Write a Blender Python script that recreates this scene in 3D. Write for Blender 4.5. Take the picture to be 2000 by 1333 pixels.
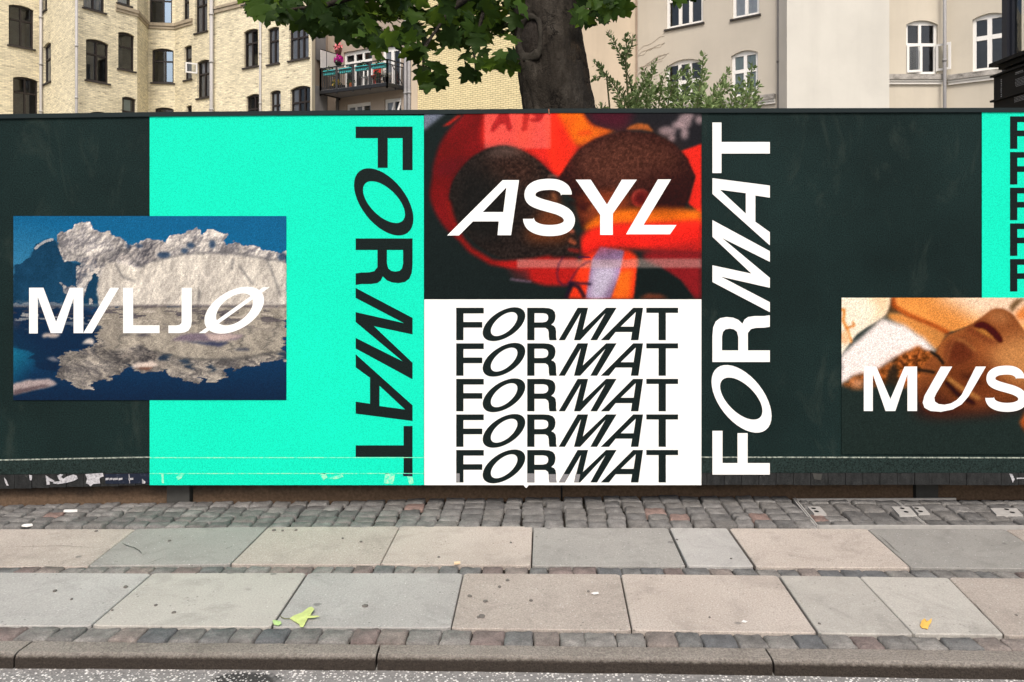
import bpy, bmesh, math, random
import numpy as np
from mathutils import Vector, Matrix, noise as mnoise
from mathutils.geometry import tessellate_polygon

for o in list(bpy.data.objects):
    bpy.data.objects.remove(o)
scene = bpy.context.scene
COL = scene.collection
R = math.radians
rnd = random.Random(7)

# ------------------------------------------------------------------ camera
F, CH, HZ = 1500.0, 1.6, 479.0          # focal length in photo pixels, eye height, horizon row
cam_d = bpy.data.cameras.new('camera')
cam = bpy.data.objects.new('camera', cam_d)
COL.objects.link(cam)
cam.location = (0, 0, CH)
cam.rotation_euler = (R(90), 0, 0)
cam_d.sensor_width = 36
cam_d.lens = 27
cam_d.shift_y = -(666.5 - HZ) / 2000
cam_d.clip_start = 0.05
cam_d.clip_end = 900
scene.camera = cam

# ------------------------------------------------------------------ sky and sun (bright overcast summer day)
SUN_EL, SUN_AZ = R(52), R(180)          # azimuth clockwise from +Y: straight behind the camera
w = bpy.data.worlds.new('World')
scene.world = w
w.use_nodes = True
nt = w.node_tree
bg = nt.nodes['Background']
sky = nt.nodes.new('ShaderNodeTexSky')
sky.sky_type = 'NISHITA'
sky.sun_disc = False
sky.sun_elevation = SUN_EL
sky.sun_rotation = SUN_AZ
sky.air_density = 1.0
sky.dust_density = 6.0
sky.ozone_density = 0.6
nt.links.new(sky.outputs[0], bg.inputs[0])
bg.inputs[1].default_value = 0.15
sun_d = bpy.data.lights.new('sun', 'SUN')
sun_d.energy = 1.5
sun_d.angle = R(14)
sun_d.color = (1.0, 0.96, 0.90)
sun = bpy.data.objects.new('sun', sun_d)
COL.objects.link(sun)
sd = Vector((math.sin(SUN_AZ) * math.cos(SUN_EL), math.cos(SUN_AZ) * math.cos(SUN_EL), math.sin(SUN_EL)))
sun.rotation_euler = sd.to_track_quat('Z', 'Y').to_euler()
sun.location = sd * 40
vs = scene.view_settings
vs.view_transform = 'Standard'
vs.look = 'None'
vs.gamma = 1
vs.use_curve_mapping = False
vs.exposure = 0.3

# ------------------------------------------------------------------ helpers
def s2l(c):
    c = c / 255.0
    return c / 12.92 if c <= 0.04045 else ((c + 0.055) / 1.055) ** 2.4

def rgb(r, g, b):
    return (s2l(r), s2l(g), s2l(b), 1)

def W(px, py, d):
    return Vector(((px - 1000) * d / F, d, CH + (HZ - py) * d / F))

def G(px, py, z=0.0):
    d = (CH - z) * F / (py - HZ)
    return Vector(((px - 1000) * d / F, d, z))

def link_mesh(name, verts, faces, mat=None, parent=None, smooth=False, uvs=None):
    me = bpy.data.meshes.new(name)
    me.from_pydata([tuple(v) for v in verts], [], faces)
    if mat is not None:
        for m in (mat if isinstance(mat, (list, tuple)) else [mat]):
            me.materials.append(m)
    if uvs is not None:
        uv = me.uv_layers.new(name='UVMap')
        for l in me.loops:
            uv.data[l.index].uv = uvs[l.vertex_index]
    if smooth:
        me.polygons.foreach_set('use_smooth', [True] * len(me.polygons))
    me.update()
    o = bpy.data.objects.new(name, me)
    COL.objects.link(o)
    if parent is not None:
        hang(o, parent)
    return o

def hang(o, parent):
    o.parent = parent
    if parent.type == 'EMPTY':
        o.matrix_parent_inverse = Matrix.Translation(-Vector(parent.location))

def tag(o, label, cat, group=None, kind=None):
    if label: o['label'] = label
    if cat: o['category'] = cat
    if group: o['group'] = group
    if kind: o['kind'] = kind
    return o

def thing(name, loc, label, cat, group=None, kind=None):
    o = bpy.data.objects.new(name, None)
    COL.objects.link(o)
    o.empty_display_size = 0.1
    o.location = loc
    return tag(o, label, cat, group, kind)

class MB:
    """collects shapes, then links them as one mesh"""
    def __init__(s):
        s.v, s.f, s.mi = [], [], []
    def add(s, vs, fs, m=0):
        b = len(s.v)
        s.v += [Vector(v) for v in vs]
        s.f += [tuple(i + b for i in f) for f in fs]
        s.mi += [m] * len(fs)
    def quad(s, a, b, c, d, m=0):
        s.add([a, b, c, d], [(0, 1, 2, 3)], m)
    def hexa(s, p, m=0):           # eight corners, bottom four then top four
        s.add(p, [(0, 3, 2, 1), (4, 5, 6, 7), (0, 1, 5, 4), (1, 2, 6, 5), (2, 3, 7, 6), (3, 0, 4, 7)], m)
    def box(s, x0, x1, y0, y1, z0, z1, m=0):
        s.hexa([(x0, y0, z0), (x1, y0, z0), (x1, y1, z0), (x0, y1, z0), (x0, y0, z1), (x1, y0, z1), (x1, y1, z1), (x0, y1, z1)], m)
    def fbox(s, o, ux, uy, uz, a0, a1, b0, b1, c0, c1, m=0):   # box in a frame
        P = lambda a, b, c: o + ux * a + uy * b + uz * c
        s.hexa([P(a0, b0, c0), P(a1, b0, c0), P(a1, b1, c0), P(a0, b1, c0), P(a0, b0, c1), P(a1, b0, c1), P(a1, b1, c1), P(a0, b1, c1)], m)
    def tube(s, pts, rad, n=8, m=0, cap=True):
        pts = [Vector(p) for p in pts]
        if not isinstance(rad, (list, tuple)): rad = [rad] * len(pts)
        b = len(s.v)
        for i, p in enumerate(pts):
            t = (pts[min(i + 1, len(pts) - 1)] - pts[max(i - 1, 0)]).normalized()
            a = Vector((0, 0, 1)) if abs(t.z) < 0.9 else Vector((1, 0, 0))
            x = t.cross(a).normalized(); y = x.cross(t)
            for k in range(n):
                an = 2 * math.pi * k / n
                s.v.append(p + (x * math.cos(an) + y * math.sin(an)) * rad[i])
        for i in range(len(pts) - 1):
            for k in range(n):
                s.f.append((b + i * n + k, b + i * n + (k + 1) % n, b + (i + 1) * n + (k + 1) % n, b + (i + 1) * n + k)); s.mi.append(m)
        if cap:
            s.f.append(tuple(b + k for k in range(n))[::-1]); s.mi.append(m)
            s.f.append(tuple(b + (len(pts) - 1) * n + k for k in range(n))); s.mi.append(m)
    def build(s, name, mat, parent=None, smooth=False):
        o = link_mesh(name, s.v, s.f, mat, parent, smooth)
        if isinstance(mat, (list, tuple)):
            o.data.polygons.foreach_set('material_index', s.mi)
        return o

# ------------------------------------------------------------------ materials
class N:
    def __init__(s, name, rough=0.8, spec=0.3):
        s.m = bpy.data.materials.new(name); s.m.use_nodes = True
        s.t = s.m.node_tree; s.b = s.t.nodes['Principled BSDF']
        s.b.inputs['Roughness'].default_value = rough
        s.b.inputs['Specular IOR Level'].default_value = spec
        s.pos = s.node('ShaderNodeNewGeometry').outputs['Position']
    def node(s, typ, **kw):
        n = s.t.nodes.new(typ)
        for k, v in kw.items(): setattr(n, k, v)
        return n
    def L(s, a, b): s.t.links.new(a, b)
    def mapped(s, src, scale=(1, 1, 1), loc=(0, 0, 0)):
        n = s.node('ShaderNodeMapping'); s.L(src, n.inputs[0])
        n.inputs['Scale'].default_value = scale; n.inputs['Location'].default_value = loc
        return n.outputs[0]
    def noise(s, scale, detail=4, rough=0.55, src=None, dist=0):
        n = s.node('ShaderNodeTexNoise'); s.L(src or s.pos, n.inputs['Vector'])
        n.inputs['Scale'].default_value = scale; n.inputs['Detail'].default_value = detail
        n.inputs['Roughness'].default_value = rough; n.inputs['Distortion'].default_value = dist
        return n.outputs['Fac']
    def voro(s, scale, src=None, feature='F1', out='Distance', rnd=1):
        n = s.node('ShaderNodeTexVoronoi', feature=feature); s.L(src or s.pos, n.inputs['Vector'])
        n.inputs['Scale'].default_value = scale; n.inputs['Randomness'].default_value = rnd
        return n.outputs[out]
    def ramp(s, fac, stops, interp='LINEAR'):
        n = s.node('ShaderNodeValToRGB'); s.L(fac, n.inputs[0]); r = n.color_ramp; r.interpolation = interp
        while len(r.elements) < len(stops): r.elements.new(0.5)
        for e, (p, c) in zip(r.elements, stops):
            e.position = p; e.color = c if isinstance(c, tuple) else (c, c, c, 1)
        return n.outputs[0]
    def mix(s, fac, a, b, mode='MIX'):
        n = s.node('ShaderNodeMix', data_type='RGBA', blend_type=mode)
        for sock, v in ((n.inputs[0], fac), (n.inputs[6], a), (n.inputs[7], b)):
            if isinstance(v, (int, float)): sock.default_value = v
            elif isinstance(v, tuple): sock.default_value = v
            else: s.L(v, sock)
        return n.outputs[2]
    def math(s, op, a, b=0.0):
        n = s.node('ShaderNodeMath', operation=op)
        for i, v in ((0, a), (1, b)):
            if isinstance(v, (int, float)): n.inputs[i].default_value = v
            else: s.L(v, n.inputs[i])
        return n.outputs[0]
    def color(s, c):
        if isinstance(c, tuple): s.b.inputs['Base Color'].default_value = c
        else: s.L(c, s.b.inputs['Base Color'])
    def bump(s, h, strength=0.4, dist=0.01):
        n = s.node('ShaderNodeBump'); s.L(h, n.inputs['Height'])
        n.inputs['Strength'].default_value = strength; n.inputs['Distance'].default_value = dist
        s.L(n.outputs[0], s.b.inputs['Normal'])

def g(v): return (v, v, v, 1)

def plain(name, c, rough=0.6, spec=0.3, var=0.15, scale=6, metal=0.0):
    n = N(name, rough, spec)
    n.color(n.mix(n.noise(scale, 5), tuple(x * (1 - var) for x in c[:3]) + (1,), tuple(min(1, x * (1 + var)) for x in c[:3]) + (1,)))
    n.b.inputs['Metallic'].default_value = metal
    n.bump(n.noise(scale * 12, 3), 0.15, 0.003)
    return n.m

def print_mat(name, c, grain=0.12, rough=0.55):
    """printed vinyl: ink colour with printing grain"""
    n = N(name, rough, 0.08)
    gr = n.noise(170, 2, 0.9)
    big = n.noise(1.3, 5)
    lo = tuple(max(0, x * (1 - grain) - 0.002) for x in c[:3]) + (1,); hi = tuple(min(1, x * (1 + grain) + 0.004 * (grain > .3)) for x in c[:3]) + (1,)
    col = n.mix(n.ramp(gr, [(0.32, 0.0), (0.68, 1.0)]), lo, hi)
    n.color(n.mix(0.6, col, n.mix(big, g(0.86), g(1.1)), 'MULTIPLY'))
    n.bump(n.noise(2.5, 3), 0.12, 0.01)
    return n.m

def art_mat(name):
    n = N(name, 0.55, 0.08)
    a = n.node('ShaderNodeAttribute', attribute_name='print')
    gr = n.ramp(n.noise(170, 2, 0.9), [(0.3, 0.6), (0.7, 1.4)])
    n.color(n.mix(1.0, a.outputs['Color'], gr, 'MULTIPLY'))
    return n.m

def slab_mat(name, c1, c2, speck):
    n = N(name, 0.8, 0.25)
    base = n.mix(n.ramp(n.noise(2.2, 6, 0.6), [(0.3, 0.0), (0.7, 1.0)]), c1, c2)
    fine = n.ramp(n.noise(130, 3, 0.85), [(0.3, 0.5), (0.52, 1.0), (0.72, 1.5)])
    col = n.mix(speck, base, fine, 'MULTIPLY')
    oi = n.node('ShaderNodeObjectInfo')
    col = n.mix(1.0, col, n.ramp(oi.outputs['Random'], [(0, 0.88), (1, 1.1)]), 'MULTIPLY')
    # chewing gum and old stains: dark rounded spots of their own
    wob = n.node('ShaderNodeVectorMath', operation='ADD'); n.L(n.pos, wob.inputs[0])
    nz = n.node('ShaderNodeTexNoise'); n.L(n.pos, nz.inputs['Vector']); nz.inputs['Scale'].default_value = 22
    sc = n.node('ShaderNodeVectorMath', operation='SCALE'); n.L(nz.outputs['Color'], sc.inputs[0]); sc.inputs['Scale'].default_value = 0.035
    n.L(sc.outputs[0], wob.inputs[1])
    v = n.node('ShaderNodeTexVoronoi'); n.L(wob.outputs[0], v.inputs['Vector']); v.inputs['Scale'].default_value = 5.5
    sel = n.ramp(v.outputs['Color'], [(0.60, 0.0), (0.63, 1.0)])
    spot = n.math('MULTIPLY', n.ramp(v.outputs['Distance'], [(0.07, 1.0), (0.12, 0.0)]), sel)
    col = n.mix(n.math('MULTIPLY', spot, 0.6), col, g(0.07))
    blot = n.ramp(n.noise(4.0, 7, 0.75, dist=0.8), [(0.50, 0.0), (0.70, 0.5)])
    col = n.mix(blot, col, tuple(x * 0.55 for x in c1[:3]) + (1,))
    pale = n.ramp(n.noise(3.1, 7, 0.75, src=n.mapped(n.pos, (1, 1.6, 1), (4, 9, 2)), dist=0.5), [(0.56, 0.0), (0.78, 0.3)])
    col = n.mix(pale, col, tuple(min(1, x * 1.5) for x in c2[:3]) + (1,))
    vd = n.node('ShaderNodeTexVoronoi'); n.L(n.pos, vd.inputs['Vector']); vd.inputs['Scale'].default_value = 60
    fleck = n.math('MULTIPLY', n.ramp(vd.outputs['Distance'], [(0.10, 1.0), (0.2, 0.0)]), n.ramp(vd.outputs['Color'], [(0.55, 0.0), (0.95, 0.75)]))
    col = n.mix(fleck, col, g(0.75))
    pit = n.math('MULTIPLY', n.ramp(n.voro(30, src=n.mapped(n.pos, (1, 1, 1), (3, 1, 5))), [(0.10, 0.7), (0.18, 0.0)]), n.ramp(n.noise(6, 3), [(0.5, 0.0), (0.6, 1.0)]))
    col = n.mix(pit, col, tuple(x * 0.35 for x in c1[:3]) + (1,))
    n.color(col)
    n.bump(n.math('ADD', n.noise(160, 4, 0.7), n.noise(14, 4)), 0.35, 0.004)
    return n.m

M = {}
M['slab_pink'] = slab_mat('pink granite', (0.352, 0.312, 0.276, 1), (0.405, 0.364, 0.326, 1), 0.7)
M['slab_grey'] = slab_mat('grey concrete', (0.345, 0.34, 0.325, 1), (0.40, 0.395, 0.38, 1), 0.5)
M['slab_blue'] = slab_mat('blue grey concrete', (0.25, 0.246, 0.232, 1), (0.295, 0.29, 0.272, 1), 0.5)
M['slab_warm'] = slab_mat('warm grey concrete', (0.34, 0.328, 0.30, 1), (0.39, 0.376, 0.345, 1), 0.5)

def cobble_mat(name, stops):
    n = N(name, 0.75, 0.35)
    oi = n.node('ShaderNodeObjectInfo')
    base = n.ramp(oi.outputs['Random'], stops, 'CONSTANT')
    shift = n.node('ShaderNodeVectorMath', operation='ADD'); n.L(n.pos, shift.inputs[0]); n.L(oi.outputs['Location'], shift.inputs[1])
    big = n.ramp(n.noise(14, 6, 0.65, src=shift.outputs[0]), [(0.25, 0.55), (0.5, 0.97), (0.75, 1.5)])
    fine = n.ramp(n.noise(150, 3, 0.7), [(0.3, 0.65), (0.7, 1.3)])
    col = n.mix(1.0, n.mix(1.0, base, big, 'MULTIPLY'), fine, 'MULTIPLY')
    n.color(col)
    n.bump(n.math('ADD', n.noise(38, 6, 0.7), n.math('MULTIPLY', n.noise(170, 3), 0.4)), 0.75, 0.014)
    return n.m
M['cobble_far'] = cobble_mat('sett stone', [(0, (.145, .142, .137, 1)), (.2, (.17, .166, .16, 1)), (.42, (.12, .118, .115, 1)), (.62, (.19, .185, .177, 1)), (.8, (.155, .15, .142, 1)), (.975, (.20, .14, .122, 1))])
M['cobble_near'] = cobble_mat('edge sett stone', [(0, (.165, .16, .152, 1)), (.22, (.18, .145, .135, 1)), (.34, (.12, .125, .13, 1)), (.5, (.205, .198, .186, 1)), (.68, (.17, .136, .127, 1)), (.78, (.14, .142, .14, 1)), (.92, (.21, .182, .165, 1))])

n = N('joint dirt', 0.95, 0.1)
n.color(n.mix(n.noise(40, 5), (0.008, 0.007, 0.006, 1), (0.032, 0.028, 0.024, 1)))
n.bump(n.noise(90, 4), 0.6, 0.01); M['dirt'] = n.m

n = N('kerb granite', 0.85, 0.2)
base = n.mix(n.ramp(n.noise(3, 6), [(0.3, 0), (0.7, 1)]), (0.225, 0.203, 0.178, 1), (0.30, 0.275, 0.245, 1))
nm = n.node('ShaderNodeNewGeometry')
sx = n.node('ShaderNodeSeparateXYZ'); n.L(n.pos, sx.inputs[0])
# road dirt and painted-in shade on the upright face, up to an uneven line
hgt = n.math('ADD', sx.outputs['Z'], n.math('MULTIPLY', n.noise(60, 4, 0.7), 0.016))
dirt_shade = n.ramp(n.math('MULTIPLY', n.math('ADD', hgt, 0.06), 12.0), [(0.64, 1.0), (0.80, 0.0)])
col = n.mix(n.math('MULTIPLY', dirt_shade, 0.97), base, (0.034, 0.027, 0.022, 1))
fine = n.ramp(n.noise(130, 3, 0.85), [(0.3, 0.45), (0.7, 1.5)])
n.color(n.mix(0.9, col, fine, 'MULTIPLY'))
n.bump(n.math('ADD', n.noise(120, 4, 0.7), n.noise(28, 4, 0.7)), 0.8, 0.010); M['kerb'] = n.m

n = N('asphalt', 0.85, 0.25)
chip = n.node('ShaderNodeTexVoronoi'); n.L(n.pos, chip.inputs['Vector']); chip.inputs['Scale'].default_value = 92
chip.inputs['Randomness'].default_value = 1
size = n.ramp(chip.outputs['Color'], [(0.0, 0.12), (0.5, 0.28), (1.0, 0.55)])
isit = n.math('LESS_THAN', chip.outputs['Distance'], size)
bind = n.mix(n.noise(30, 5, 0.7), (0.10, 0.10, 0.097, 1), (0.31, 0.305, 0.295, 1))
sep = n.node('ShaderNodeSeparateColor'); n.L(chip.outputs['Color'], sep.inputs[0])
stone = n.ramp(sep.outputs[1], [(0, (0.2, 0.195, 0.18, 1)), (0.5, (0.55, 0.54, 0.51, 1)), (1, (0.74, 0.735, 0.71, 1))])
col = n.mix(isit, bind, stone)
d = n.node('ShaderNodeVectorMath', operation='DISTANCE')
mp = n.mapped(n.pos, (1, 2.6, 0)); n.L(mp, d.inputs[0]); d.inputs[1].default_value = (-1.02, 2.925 * 2.6, 0)
tar = n.ramp(n.math('ADD', d.outputs['Value'], n.math('MULTIPLY', n.noise(30, 5), 0.12)), [(0.17, 0.86), (0.21, 0.0)])
tarm = n.math('MULTIPLY', tar, n.math('SUBTRACT', 1.0, n.math('MULTIPLY', isit, 0.75)))
n.color(n.mix(tarm, col, g(0.018)))
n.bump(n.math('MULTIPLY', n.math('SUBTRACT', 0.5, chip.outputs['Distance']), 1.0), 0.5, 0.01); M['asphalt'] = n.m

DARK = (0.0055, 0.0138, 0.0134, 1)
n = N('dark green hoarding vinyl', 0.62, 0.08)
gr = n.ramp(n.noise(150, 2, 0.9), [(0.3, 0.1), (0.7, 2.1)])
big = n.ramp(n.noise(1.1, 6, 0.6), [(0.3, 0.75), (0.7, 1.45)])
scr = n.ramp(n.noise(3.0, 8, 0.75, src=n.mapped(n.pos, (1, 1, 0.45)), dist=1.5), [(0.55, 0.0), (0.78, 0.45)])
col = n.mix(1.0, n.mix(1.0, DARK, gr, 'MULTIPLY'), big, 'MULTIPLY')
n.color(n.mix(scr, col, (0.045, 0.06, 0.05, 1)))
n.bump(n.noise(2.2, 4), 0.12, 0.015); M['hoarding'] = n.m
n = N('lower rail vinyl', 0.6, 0.08)
n.color(n.mix(1.0, (0.0125, 0.0225, 0.021, 1), n.ramp(n.noise(120, 2, 0.9), [(0.3, 0.15), (0.7, 2.0)]), 'MULTIPLY'))
M['rail'] = n.m
n = N('plinth tar board', 0.8, 0.2)
col = n.mix(n.ramp(n.noise(30, 6, 0.75, src=n.mapped(n.pos, (1, 1, 0.4))), [(0.3, 0), (0.75, 1)]), (0.008, 0.009, 0.0095, 1), (0.032, 0.034, 0.035, 1))
scuff = n.ramp(n.noise(16, 7, 0.8, src=n.mapped(n.pos, (2.2, 1, 0.6)), dist=1), [(0.64, 0.0), (0.72, 0.6)])
n.color(n.mix(scuff, col, (0.22, 0.22, 0.21, 1))); n.bump(n.noise(120, 4), 0.5, 0.006); M['plinth'] = n.m
n = N('pale crease', 0.7, 0.2); n.color(n.mix(n.ramp(n.noise(60, 4, 0.8), [(0.4, 0.0), (0.6, 1.0)]), (0.06, 0.085, 0.08, 1), (0.42, 0.46, 0.40, 1))); M['crease'] = n.m
n = N('pale crease on turquoise', 0.7, 0.2); n.color(n.mix(n.ramp(n.noise(60, 4, 0.8), [(0.4, 0.0), (0.65, 1.0)]), (0.05, 0.72, 0.47, 1), (0.45, 0.76, 0.5, 1))); M['crease_teal'] = n.m
n = N('torn paper', 0.8, 0.2); n.color(n.mix(n.ramp(n.noise(70, 5, 0.8), [(0.35, 0), (0.6, 1)]), (0.2, 0.2, 0.22, 1), (0.52, 0.52, 0.55, 1))); M['paper'] = n.m
n = N('torn navy sticker', 0.7, 0.2); n.color(n.mix(n.ramp(n.noise(45, 5, 0.8), [(0.55, 0), (0.75, 1)]), (0.008, 0.013, 0.028, 1), (0.06, 0.075, 0.1, 1))); M['navy'] = n.m
n = N('earth stained board', 0.95, 0.1)
sx = n.node('ShaderNodeSeparateXYZ'); n.L(n.pos, sx.inputs[0])
mud = n.ramp(n.math('ADD', n.math('MULTIPLY', sx.outputs['Z'], 4.0), n.math('MULTIPLY', n.noise(9, 5), 0.5)), [(0.42, (0.115, 0.078, 0.052, 1)), (0.72, (0.03, 0.026, 0.023, 1))])
n.color(n.mix(0.6, mud, n.ramp(n.noise(60, 5), [(0.3, 0.6), (0.7, 1.4)]), 'MULTIPLY')); n.bump(n.noise(50, 5), 0.6, 0.01); M['earthboard'] = n.m
M['cap'] = plain('dark cap profile', (0.013, 0.021, 0.023, 1), 0.6, 0.12)
M['postgrey'] = plain('grey post', (0.05, 0.05, 0.047, 1), 0.8, 0.2, 0.3, 20)
M['teal'] = print_mat('turquoise print', (0.006, 0.665, 0.45, 1), 0.28)
M['ink'] = print_mat('dark ink', (0.004, 0.0100, 0.0098, 1), 0.9)
M['ink_worn'] = print_mat('worn grey ink', (0.21, 0.21, 0.22, 1), 0.2)
M['white'] = print_mat('white print', (0.83, 0.845, 0.84, 1), 0.02)
M['art'] = art_mat('photo print')
M['steel'] = plain('worn steel', (0.45, 0.44, 0.42, 1), 0.5, 0.5, 0.25, 30, 0.2)
M['hole'] = plain('hole black', (0.01, 0.01, 0.01, 1), 0.9, 0.05)

def brick_wall(name, c1, c2, mort, bw, bh, streak, mottle):
    n = N(name, 0.9, 0.15)
    uv = n.node('ShaderNodeUVMap').outputs[0]
    b = n.node('ShaderNodeTexBrick'); n.L(uv, b.inputs['Vector'])
    b.inputs['Scale'].default_value = 1; b.inputs['Brick Width'].default_value = bw; b.inputs['Row Height'].default_value = bh
    b.inputs['Mortar Size'].default_value = 0.011; b.inputs['Mortar Smooth'].default_value = 0.3
    b.inputs['Color1'].default_value = c1; b.inputs['Color2'].default_value = c2; b.inputs['Mortar'].default_value = mort
    col = n.mix(1.0, b.outputs['Color'], n.ramp(n.noise(0.55, 6, 0.65), [(0.25, 1 - mottle), (0.5, 1.0), (0.75, 1 + mottle * 0.6)]), 'MULTIPLY')
    st = n.ramp(n.noise(2.3, 6, 0.78, src=n.mapped(uv, (1, 4.5, 1))), [(0.53, 0.0), (0.64, streak)])
    st = n.math('MULTIPLY', st, n.ramp(n.noise(0.9, 5, 0.7, src=n.mapped(uv, (1, 1, 1), (7, 2, 0))), [(0.35, 0.15), (0.65, 1.0)]))
    col = n.mix(st, col, (0.13, 0.11, 0.085, 1))
    col = n.mix(1.0, col, n.ramp(n.noise(2.0, 4, 0.7, src=n.mapped(uv, (1, 4, 1), (5, 3, 0))), [(0.3, 0.86), (0.7, 1.12)]), 'MULTIPLY')
    n.color(col); n.bump(b.outputs['Fac'], 0.25, -0.01)
    return n.m
M['brick_old'] = brick_wall('old buff brick', (0.86, 0.79, 0.575, 1), (0.66, 0.605, 0.44, 1), (0.57, 0.53, 0.41, 1), 0.24, 0.08, 0.95, 0.24)
M['brick_yellow'] = brick_wall('yellow glazed brick', (0.81, 0.71, 0.42, 1), (0.75, 0.655, 0.385, 1), (0.36, 0.30, 0.18, 1), 0.26, 0.083, 0.1, 0.08)

def plaster(name, c, stain=0.5):
    n = N(name, 0.9, 0.15)
    col = n.mix(n.ramp(n.noise(0.35, 6, 0.6), [(0.3, 0), (0.7, 1)]), tuple(x * 0.9 for x in c[:3]) + (1,), tuple(x * 1.06 for x in c[:3]) + (1,))
    run = n.ramp(n.noise(1.4, 6, 0.65, src=n.mapped(n.pos, (1, 1, 0.08))), [(0.5, 0.0), (0.75, 0.3 * stain)])
    col = n.mix(run, col, tuple(x * 0.6 for x in c[:3]) + (1,))
    blot = n.ramp(n.noise(1.1, 7, 0.7, dist=0.7), [(0.55, 0), (0.75, 0.3 * stain)])
    col = n.mix(blot, col, tuple(x * 0.7 for x in c[:3]) + (1,))
    n.color(col); n.bump(n.noise(30, 5), 0.2, 0.01)
    return n.m
M['plaster_peach'] = plaster('peach plaster', (0.60, 0.51, 0.395, 1), 1.0)
M['plaster_beige'] = plaster('beige plaster', (0.51, 0.475, 0.41, 1))
M['plaster_cream'] = plaster('cream plaster', (0.60, 0.59, 0.54, 1))
M['plaster_sand'] = plaster('sand plaster', (0.55, 0.51, 0.43, 1))
M['plaster_pinkish'] = plaster('pinkish plaster', (0.40, 0.335, 0.275, 1))
M['frame_dark'] = plain('dark brown window paint', (0.022, 0.017, 0.016, 1), 0.5, 0.4)
M['frame_white'] = plain('white window paint', (0.78, 0.78, 0.76, 1), 0.45, 0.4, 0.05)
M['sill_dark'] = plain('slate sill', (0.045, 0.04, 0.038, 1), 0.7)
M['room'] = plain('dark room', (0.15, 0.148, 0.148, 1), 0.9, 0.1, 0.7, 1.2)  # mottled grey, raised to stand in for reflections and uneven room light
M['curtain'] = plain('white curtain', (0.75, 0.76, 0.78, 1), 0.9, 0.1, 0.2, 9)
M['curtain_grey'] = plain('grey curtain', (0.42, 0.42, 0.45, 1), 0.9, 0.1, 0.4, 9)
M['blind'] = plain('pale green blind', (0.5, 0.58, 0.55, 1), 0.9, 0.1)
M['pipe_grey'] = plain('zinc pipe', (0.40, 0.395, 0.39, 1), 0.5, 0.4, 0.15)
M['pipe_mid'] = plain('weathered zinc pipe', (0.27, 0.27, 0.28, 1), 0.5, 0.4, 0.2)
M['pipe_dark'] = plain('dark pipe', (0.13, 0.125, 0.12, 1), 0.6, 0.3, 0.2)
n = N('stained ledge', 0.9, 0.15)
n.color(n.mix(n.ramp(n.noise(2.4, 6, 0.75, src=n.mapped(n.pos, (1, 1, 1.5))), [(0.35, 0), (0.65, 1)]), (0.13, 0.125, 0.115, 1), (0.47, 0.45, 0.42, 1))); M['ledge'] = n.m
M['band'] = plain('white stucco band', (0.72, 0.71, 0.68, 1), 0.7, 0.2, 0.06)
M['black_metal'] = plain('black painted steel', (0.012, 0.013, 0.015, 1), 0.45, 0.4)
M['soffit'] = plain('grey concrete soffit', (0.19, 0.19, 0.195, 1), 0.85, 0.2)
M['string'] = plain('weathered brick moulding', (0.36, 0.31, 0.235, 1), 0.9, 0.1, 0.4, 4)
M['ground'] = plain('courtyard ground', (0.16, 0.145, 0.12, 1), 0.95, 0.1, 0.4, 2)
M['roof'] = plain('roof felt', (0.05, 0.05, 0.052, 1), 0.9, 0.1)

def glass(name, refl):
    n = N(name); t = n.t
    tr = n.node('ShaderNodeBsdfTransparent'); tr.inputs[0].default_value = (0.86, 0.88, 0.88, 1)
    gl = n.node('ShaderNodeBsdfGlossy'); gl.inputs['Roughness'].default_value = 0.015; gl.inputs['Color'].default_value = (0.62, 0.80, 1.0, 1) if refl > .2 else (0.9, 0.93, 0.96, 1)  # blue gloss tint paints a blue sky reflection into the mirror-like panes
    fr = n.node('ShaderNodeFresnel'); fr.inputs[0].default_value = 1.5
    bp = n.node('ShaderNodeBump'); n.L(n.noise(1.2, 2), bp.inputs['Height']); bp.inputs['Strength'].default_value = 0.05; bp.inputs['Distance'].default_value = 0.02
    n.L(bp.outputs[0], gl.inputs['Normal'])
    ms = n.node('ShaderNodeMixShader')
    n.L(n.math('ADD', fr.outputs[0], refl), ms.inputs[0]); n.L(tr.outputs[0], ms.inputs[1]); n.L(gl.outputs[0], ms.inputs[2])
    n.L(ms.outputs[0], t.nodes['Material Output'].inputs[0])
    return n.m
M['glass'] = glass('window glass', 0.03)
M['glass_sky'] = glass('sky tinted glass', 0.42)

def leaf_mat(name, c1, c2, tcol, tw, lo_t=.7):
    n = N(name, 0.5, 0.12)
    oi = n.node('ShaderNodeObjectInfo')
    att = n.node('ShaderNodeAttribute', attribute_name='tone')
    f = n.math('FRACT', n.math('ADD', oi.outputs['Random'], att.outputs['Fac']))
    col = n.mix(f, c1, c2)
    col = n.mix(0.5, col, n.ramp(n.noise(25, 4), [(0.3, 0.7), (0.7, 1.3)]), 'MULTIPLY')
    n.color(col)
    tl = n.node('ShaderNodeBsdfTranslucent'); n.L(n.mix(n.ramp(f, [(.5, 0.0), (.95, 1.0)]), tuple(x * lo_t for x in tcol[:3]) + (1,), tcol), tl.inputs[0])
    ms = n.node('ShaderNodeMixShader'); ms.inputs[0].default_value = tw
    n.L(n.b.outputs[0], ms.inputs[1]); n.L(tl.outputs[0], ms.inputs[2]); n.L(ms.outputs[0], n.t.nodes['Material Output'].inputs[0])
    return n.m
M['leaf'] = leaf_mat('maple leaf', (0.011, 0.026, 0.006, 1), (0.036, 0.075, 0.014, 1), (0.28, 0.46, 0.05, 1), 0.4, .12)
M['shrub'] = leaf_mat('shrub leaf', (0.12, 0.18, 0.065, 1), (0.40, 0.52, 0.25, 1), (0.4, 0.55, 0.2, 1), 0.3)
M['twig'] = plain('green twig', (0.12, 0.13, 0.06, 1), 0.8, 0.2, 0.3)

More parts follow.
